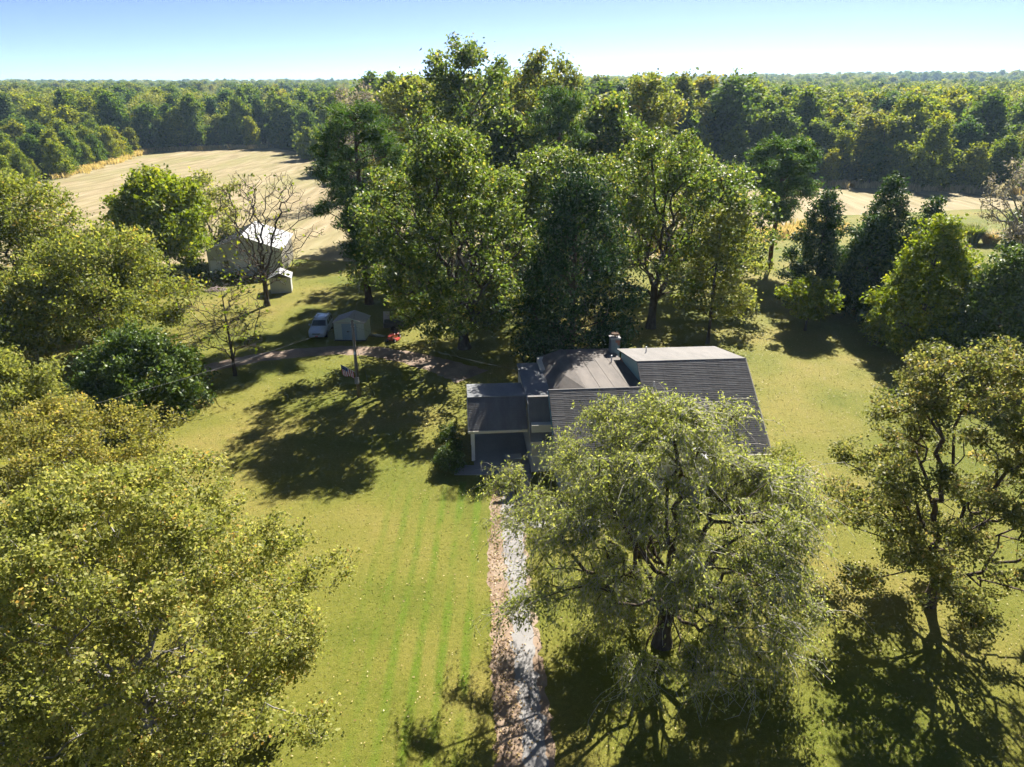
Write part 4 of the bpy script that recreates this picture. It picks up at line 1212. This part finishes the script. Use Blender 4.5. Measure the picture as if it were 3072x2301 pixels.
# ------------------------------------------------------------------ utility pole, flag and wires
pb = gp(1077, 1190)
pole = empty('utility_pole', (pb[0], pb[1], 0), 0, 'weathered wooden utility pole standing in the shaded lawn', 'pole')
PH = 6.9
MB().tube((0, 0, 0), (0, 0, PH), .15, .11, 10).build('shaft', M['wood'], pole, True)
MB().box(-.17, .17, -.34, -.14, 1.35, 1.9).build('meter_box', M['concrete'], pole)
MB().tube((0, -.2, 1.9), (0, -.14, PH - .6), .03, n=6).build('conduit', M['concrete'], pole)
lm_ = MB().tube((0, -.1, 4.0), (.1, -.5, 4.3), .025, n=6).build('lamp_arm', M['concrete'], pole)
MB().tube((.1, -.5, 4.12), (.1, -.5, 4.32), .11, .06, 10).build('lamp_head', M['lamp'], lm_)
MB().tube((1.25, .2, 0), (.1, 0, 4.6), .014, n=5).build('guy_wire', M['metal_dark'], pole)
for z in (PH - .2, PH - .5): MB().tube((-.16, 0, z), (.16, 0, z), .035, n=6).build('insulator', M['white'], pole)
M['fl_w'] = plain('flag_white', (0.75, 0.75, 0.76), 0.8)
M['fl_r'] = plain('flag_red', (0.45, 0.04, 0.05), 0.8)
M['fl_b'] = plain('flag_blue', (0.02, 0.04, 0.20), 0.8)
flag = empty('flag', (pb[0] - .1, pb[1] - .12, 2.35), 0, 'striped flag hanging from a slanted staff on the utility pole', 'flag')
S0, S1 = V3(-.05, 0, 0), V3(-1.15, -.15, .75)
MB().tube(S0, S1, .018, n=6).build('staff', M['white'], flag)


def fpt(a, b):
    """a along the staff from the tip, b down the hanging cloth"""
    p = S1.lerp(S0, a * .92)
    return p + V3(0.05 * b, .10 * math.sin(a * 9 + b * 2) * (0.3 + b), -b * (0.95 - .35 * a))


for k in range(13):
    a0, a1 = k / 13, (k + 1) / 13
    b0 = 0.42 if k < 7 else 0.0
    mb = MB()
    for j in range(5):
        t0, t1 = b0 + (1 - b0) * j / 5, b0 + (1 - b0) * (j + 1) / 5
        mb.poly([fpt(a0, t0), fpt(a1, t0), fpt(a1, t1), fpt(a0, t1)])
    mb.build('stripe', M['fl_r'] if k % 2 == 0 else M['fl_w'], flag)
mb = MB()
for k in range(7):
    for j in range(3):
        a0, a1, t0, t1 = k / 13, (k + 1) / 13, .42 * j / 3, .42 * (j + 1) / 3
        mb.poly([fpt(a0, t0), fpt(a1, t0), fpt(a1, t1), fpt(a0, t1)])
ct = mb.build('canton', M['fl_b'], flag)
sb = MB()
for r_ in range(5):
    for k in range(6 - r_ % 2):
        c_ = fpt((k + .6 + .5 * (r_ % 2)) / 13, .42 * (r_ + .5) / 5)
        for s in (-1, 1): sb.poly([(c_.x + .02 * math.cos(q * 2.513 + 1.57), c_.y + s * .012, c_.z + .02 * math.sin(q * 2.513 + 1.57)) for q in range(5)])
so = sb.build('stars', M['fl_w'], ct)
so['kind'] = 'stuff'


def wire(a, b, sag, label):
    a, b = Vector(a), Vector(b)
    pts = [a.lerp(b, i / 24) - V3(0, 0, sag * 4 * (i / 24) * (1 - i / 24)) for i in range(25)]
    tag(MB().path(pts, .008, 4).build('power_line', M['metal_dark'] if sag < .5 else M['concrete']), label, 'wire')


wire((pb[0] - .1, pb[1], PH - .2), (-43, 23.5, 8.2), 1.3, 'overhead wire from the utility pole towards the lower left')
hp = Vector((2.5, 44.5, 0)) + Vector((math.cos(HR) * -1.1 - math.sin(HR) * 6.0, math.sin(HR) * -1.1 + math.cos(HR) * 6.0, 4.75))
wire((pb[0] + .1, pb[1], PH - .5), hp, .3, 'service wire from the utility pole to the house roof')
wire((pb[0], pb[1] + .1, PH - .35), (-17.4, 84.0, 7.0), .35, 'wire from the utility pole back to the tall pine')

# ------------------------------------------------------------------ shrubs
place_tree('shrub', 'dark shrub in the shade left of the carport', (-4.4, 43.9), 'bush', 'bark', 'shrub', crown='foliage', seed=301, h=1.8, r=1.2, cb=0.3, prof='dome', nl=26, lr=.4, npl=7, trunk_r=0.05, leaves=5000, L=0.13, W=0.08, sig=.14, rho=(.4, 1))
place_tree('shrub', 'dark shrub behind the carport corner post', (-4.6, 46.8), 'bush', 'bark', 'shrub', crown='foliage', seed=302, h=2.0, r=1.2, cb=0.3, prof='dome', nl=26, lr=.45, npl=7, trunk_r=0.06, leaves=5000, L=0.14, W=0.08, sig=.15, rho=(.4, 1))
place_tree('shrub', 'dark bush against the left end of the barn', (bl[0] - 2.2, bl[1] - .3), 'bush', 'bark', 'shrub', crown='foliage', seed=303, h=2.8, r=2.2, cb=0.3, prof='dome', nl=22, lr=.6, npl=6, trunk_r=0.06, leaves=3000, L=0.26, W=0.16, sig=.2, rho=(.4, 1))
for i, (dx, hh) in enumerate(((1.6, 1.3), (4.2, 1.0), (7.6, 1.4))):
    place_tree('weed_clump', ('leftmost', 'middle', 'rightmost')[i] + ' weedy clump along the shaded front of the barn', (bl[0] + dx, bl[1] - 1.3 + dx * .15), 'oak', 'bark', 'weeds', 'weeds along the barn front', crown='foliage', seed=310 + i, h=hh, r=1.3, cb=0.15, prof='dome', nl=12, lr=.35, npl=6, trunk_r=0.03, leaves=900, L=0.22, W=0.12, sig=.2)
place_tree('shrub', 'light airy shrub at the right end of the house front', (17.6, 40.5), 'wispy', 'bark', 'shrub', crown='foliage', seed=304, h=3.6, r=2.2, cb=0.5, prof='vase', nl=26, lr=.5, npl=8, trunk_r=0.06, leaves=3600, L=0.16, W=0.09, sig=.25)
place_tree('field_bush', 'round golden bush at the far right corner of the hay field', gp(935, 478), 'gold', 'bark', 'bush', crown='foliage', seed=305, h=11, r=5.5, cb=1, prof='egg', nl=40, lr=1.4, npl=6, trunk_r=.2, leaves=5000, L=.8, W=.5, sig=.5, rho=(.5, 1))
place_tree('field_bush', 'dark bush behind the crooked tree at the right edge', (78, 108), 'bush', 'bark', 'bush', crown='foliage', seed=306, h=8.5, r=3.6, cb=.6, prof='egg', nl=40, lr=1.0, npl=6, trunk_r=.15, leaves=6000, L=.5, W=.3, sig=.4, rho=(.5, 1))
place_tree('field_bush', 'reddish young tree right of the cedar clump', (53.5, 84), 'dead', 'bark', 'bush', crown='foliage', seed=307, h=7.5, r=1.8, cb=.8, prof='egg', nl=22, lr=.6, npl=6, trunk_r=.08, leaves=1800, L=.32, W=.18, sig=.3, leader=.9)


def grass_clump(name, label, loc, h, r, n, mat, seed):
    rng = np.random.default_rng(seed)
    a = rng.uniform(0, 6.283, n)
    d = np.stack([np.cos(a), np.sin(a), np.zeros(n)], 1)
    b0 = d * (rng.uniform(0, 1, (n, 1)) ** .5) * r * .35
    ln = h * rng.uniform(.6, 1.0, (n, 1))
    p1 = b0 + d * r * .35 * rng.uniform(.3, 1, (n, 1)) + np.array([0, 0, .65]) * ln
    p2 = b0 + d * r * rng.uniform(.4, 1, (n, 1)) + np.array([0, 0, 1.0]) * ln * rng.uniform(.7, 1, (n, 1))
    s = np.stack([-d[:, 1], d[:, 0], d[:, 2]], 1) * .05
    Vv = np.concatenate([np.stack([b0 - s, b0 + s, p1 + s, p1 - s], 1), np.stack([p1 - s, p1 + s, p2 + s * .3, p2 - s * .3], 1)]).reshape(-1, 3)
    o = link(name, np_mesh(name, Vv, np.arange(len(Vv)).reshape(-1, 4), M[mat], rng.uniform(0, 1, 2 * n)))
    o.location = (*loc, 0)
    return tag(o, label, 'grass clump')


grass_clump('grass_clump', 'rounded green clump of tall grass at the right edge of the field', gp(2917, 728), 3.3, 2.2, 900, 'gold', 1)
grass_clump('grass_clump', 'dry straw coloured clump beside the green grass clump', gp(2968, 732), 2.4, 2.6, 700, 'straw', 2)

# ------------------------------------------------------------------ grass blades, weeds and fallen leaves
def drive_x(y):
    ys = [p[1] for p in DRIVE_L][::-1]
    return np.interp(y, ys, [p[0] for p in DRIVE_L][::-1]), np.interp(y, ys, [p[0] for p in DRIVE_R][::-1])


rng = np.random.default_rng(9)


def lawn_pts(n, pw=1.0, y1=95):
    y = 15 + (y1 - 15) * rng.uniform(0, 1, n) ** pw
    x = rng.uniform(-1, 1, n) * (0.74 * (y * cp + H * sp) + 1)
    return x, y


def off_paving(x, y):
    l, r = drive_x(y)
    k = ~((x > l - .05) & (x < r + .05) & (y < 44))
    hx, hy = (x - 2.5) * math.cos(HR) + (y - 44.5) * math.sin(HR), -(x - 2.5) * math.sin(HR) + (y - 44.5) * math.cos(HR)
    k &= ~((hx > -5.6) & (hx < 14.3) & (hy > -5.9) & (hy < 11))
    for a, b in zip(TRK[:-1], TRK[1:]):
        dx, dy = b[0] - a[0], b[1] - a[1]
        t = np.clip(((x - a[0]) * dx + (y - a[1]) * dy) / (dx * dx + dy * dy), 0, 1)
        k &= np.hypot(x - a[0] - t * dx, y - a[1] - t * dy) > 1.5
    return k


x, y = lawn_pts(70000, 1.15)
k = off_paving(x, y)
x, y = x[k], y[k]
n = len(x)
a = rng.uniform(0, 6.283, n)
hgt = rng.uniform(.01, .035, n) * (1 + y * .006)
wd = .02 * (1 + y * .03)
ln = rng.normal(0, .045, (n, 2)) * (1 + y[:, None] * .006)
Vv = np.stack([np.stack([x - np.cos(a) * wd, y - np.sin(a) * wd, 0 * x], 1), np.stack([x + np.cos(a) * wd, y + np.sin(a) * wd, 0 * x], 1), np.stack([x + ln[:, 0], y + ln[:, 1], hgt], 1)], 1).reshape(-1, 3)
tag(link('grass_blades', np_mesh('grass_blades', Vv, np.arange(3 * n).reshape(n, 3), M['lawn'])), 'short grass of the mown lawn', None, None, 'stuff')

M['fallen'] = leaf_mat('fallen_leaf', [(0, (0.12, 0.06, 0.02)), (0.5, (0.20, 0.14, 0.05)), (1, (0.36, 0.29, 0.15))], 0.15)
x, y = lawn_pts(5000, 1.0, 85)
# more under and around the trees
tx = np.array([(-15, 23), (6, 27), (21, 29), (-5, 77), (15, 75), (20, 62), (26, 46), (9, 60), (27, 66)], float)
ii = rng.integers(0, len(tx), 6500)
x = np.concatenate([x, tx[ii, 0] + rng.normal(0, 6.5, 6500)])
y = np.concatenate([y, tx[ii, 1] + rng.normal(0, 6.5, 6500)])
hx, hy = (x - 2.5) * math.cos(HR) + (y - 44.5) * math.sin(HR), -(x - 2.5) * math.sin(HR) + (y - 44.5) * math.cos(HR)
k = ~((hx > -5.6) & (hx < 14.3) & (hy > -5.9) & (hy < 11)) & (y > 10)
x, y = x[k], y[k]
n = len(x)
c = np.stack([x, y, np.full(n, .045)], 1)
sz = rng.uniform(.07, .13)
LV, LF = leaf_quads(rng, c, .08, .06, 3.0)
# drive litter as well
tag(link('fallen_leaves', np_mesh('fallen_leaves', LV, LF, M['fallen'], rng.uniform(0, 1, n))), 'dry fallen leaves scattered over the lawn', None, None, 'stuff')
yy = rng.uniform(10, 44, 2600)
l, r = drive_x(yy)
xx = l + (r - l) * np.clip(np.abs(rng.normal(0, .30, 2600)), 0, 1)
LV, LF = leaf_quads(rng, np.stack([xx, yy, np.full(2600, .03)], 1), .10, .07, 3.0)
tag(link('drive_litter', np_mesh('drive_litter', LV, LF, M['fallen'], rng.uniform(0, .6, 2600))), 'brown leaf litter lying along the drive', None, None, 'stuff')
# dry weeds along the field edges
wp = []
for (ax, ay), (bx2, by2), n_ in (((-60, 230), (-40, 214), 90), ((20, 206), (88, 193), 500), ((88, 193), (134, 176), 260), ((-145, 298), (-104, 315), 160), ((-130, 210), (-145, 298), 260), ((24, 112), (62, 136), 260)):
    t = rng.uniform(0, 1, n_)
    wp.append(np.stack([ax + (bx2 - ax) * t + rng.normal(0, 1.6, n_), ay + (by2 - ay) * t + rng.normal(0, 1.8, n_), 0 * t], 1))
wp = np.vstack(wp)
wp = np.repeat(wp, 9, 0) + rng.normal(0, .5, (len(wp) * 9, 3)) * np.array([1, 1, 0])
n = len(wp)
tp = wp + np.stack([rng.normal(0, .25, n), rng.normal(0, .25, n), rng.uniform(.5, 1.6, n)], 1)
s = np.stack([rng.uniform(.08, .2, n), 0 * wp[:, 0], 0 * wp[:, 0]], 1)
Vv = np.stack([wp - s, wp + s, tp + s * .5, tp - s * .5], 1).reshape(-1, 3)
tag(link('dry_weeds', np_mesh('dry_weeds', Vv, np.arange(4 * n).reshape(n, 4), M['straw'], rng.uniform(0, 1, n))), 'dry weeds along the edges of the fields', None, None, 'stuff')

# ------------------------------------------------------------------ air
t = NT('haze_air')
pv = t.n('ShaderNodeVolumePrincipled')
pv.inputs['Color'].default_value = (0.50, 0.74, 1.0, 1)
pv.inputs['Density'].default_value = 0.00012
pv.inputs['Anisotropy'].default_value = 0.2
t.l(pv.outputs[0], t.out.inputs['Volume'])
tag(MB().box(-7300, 7300, -300, 7300, -2.0, 95.0).build('haze', t.m), 'thin blue haze in the air over the far woods', None, None, 'stuff')
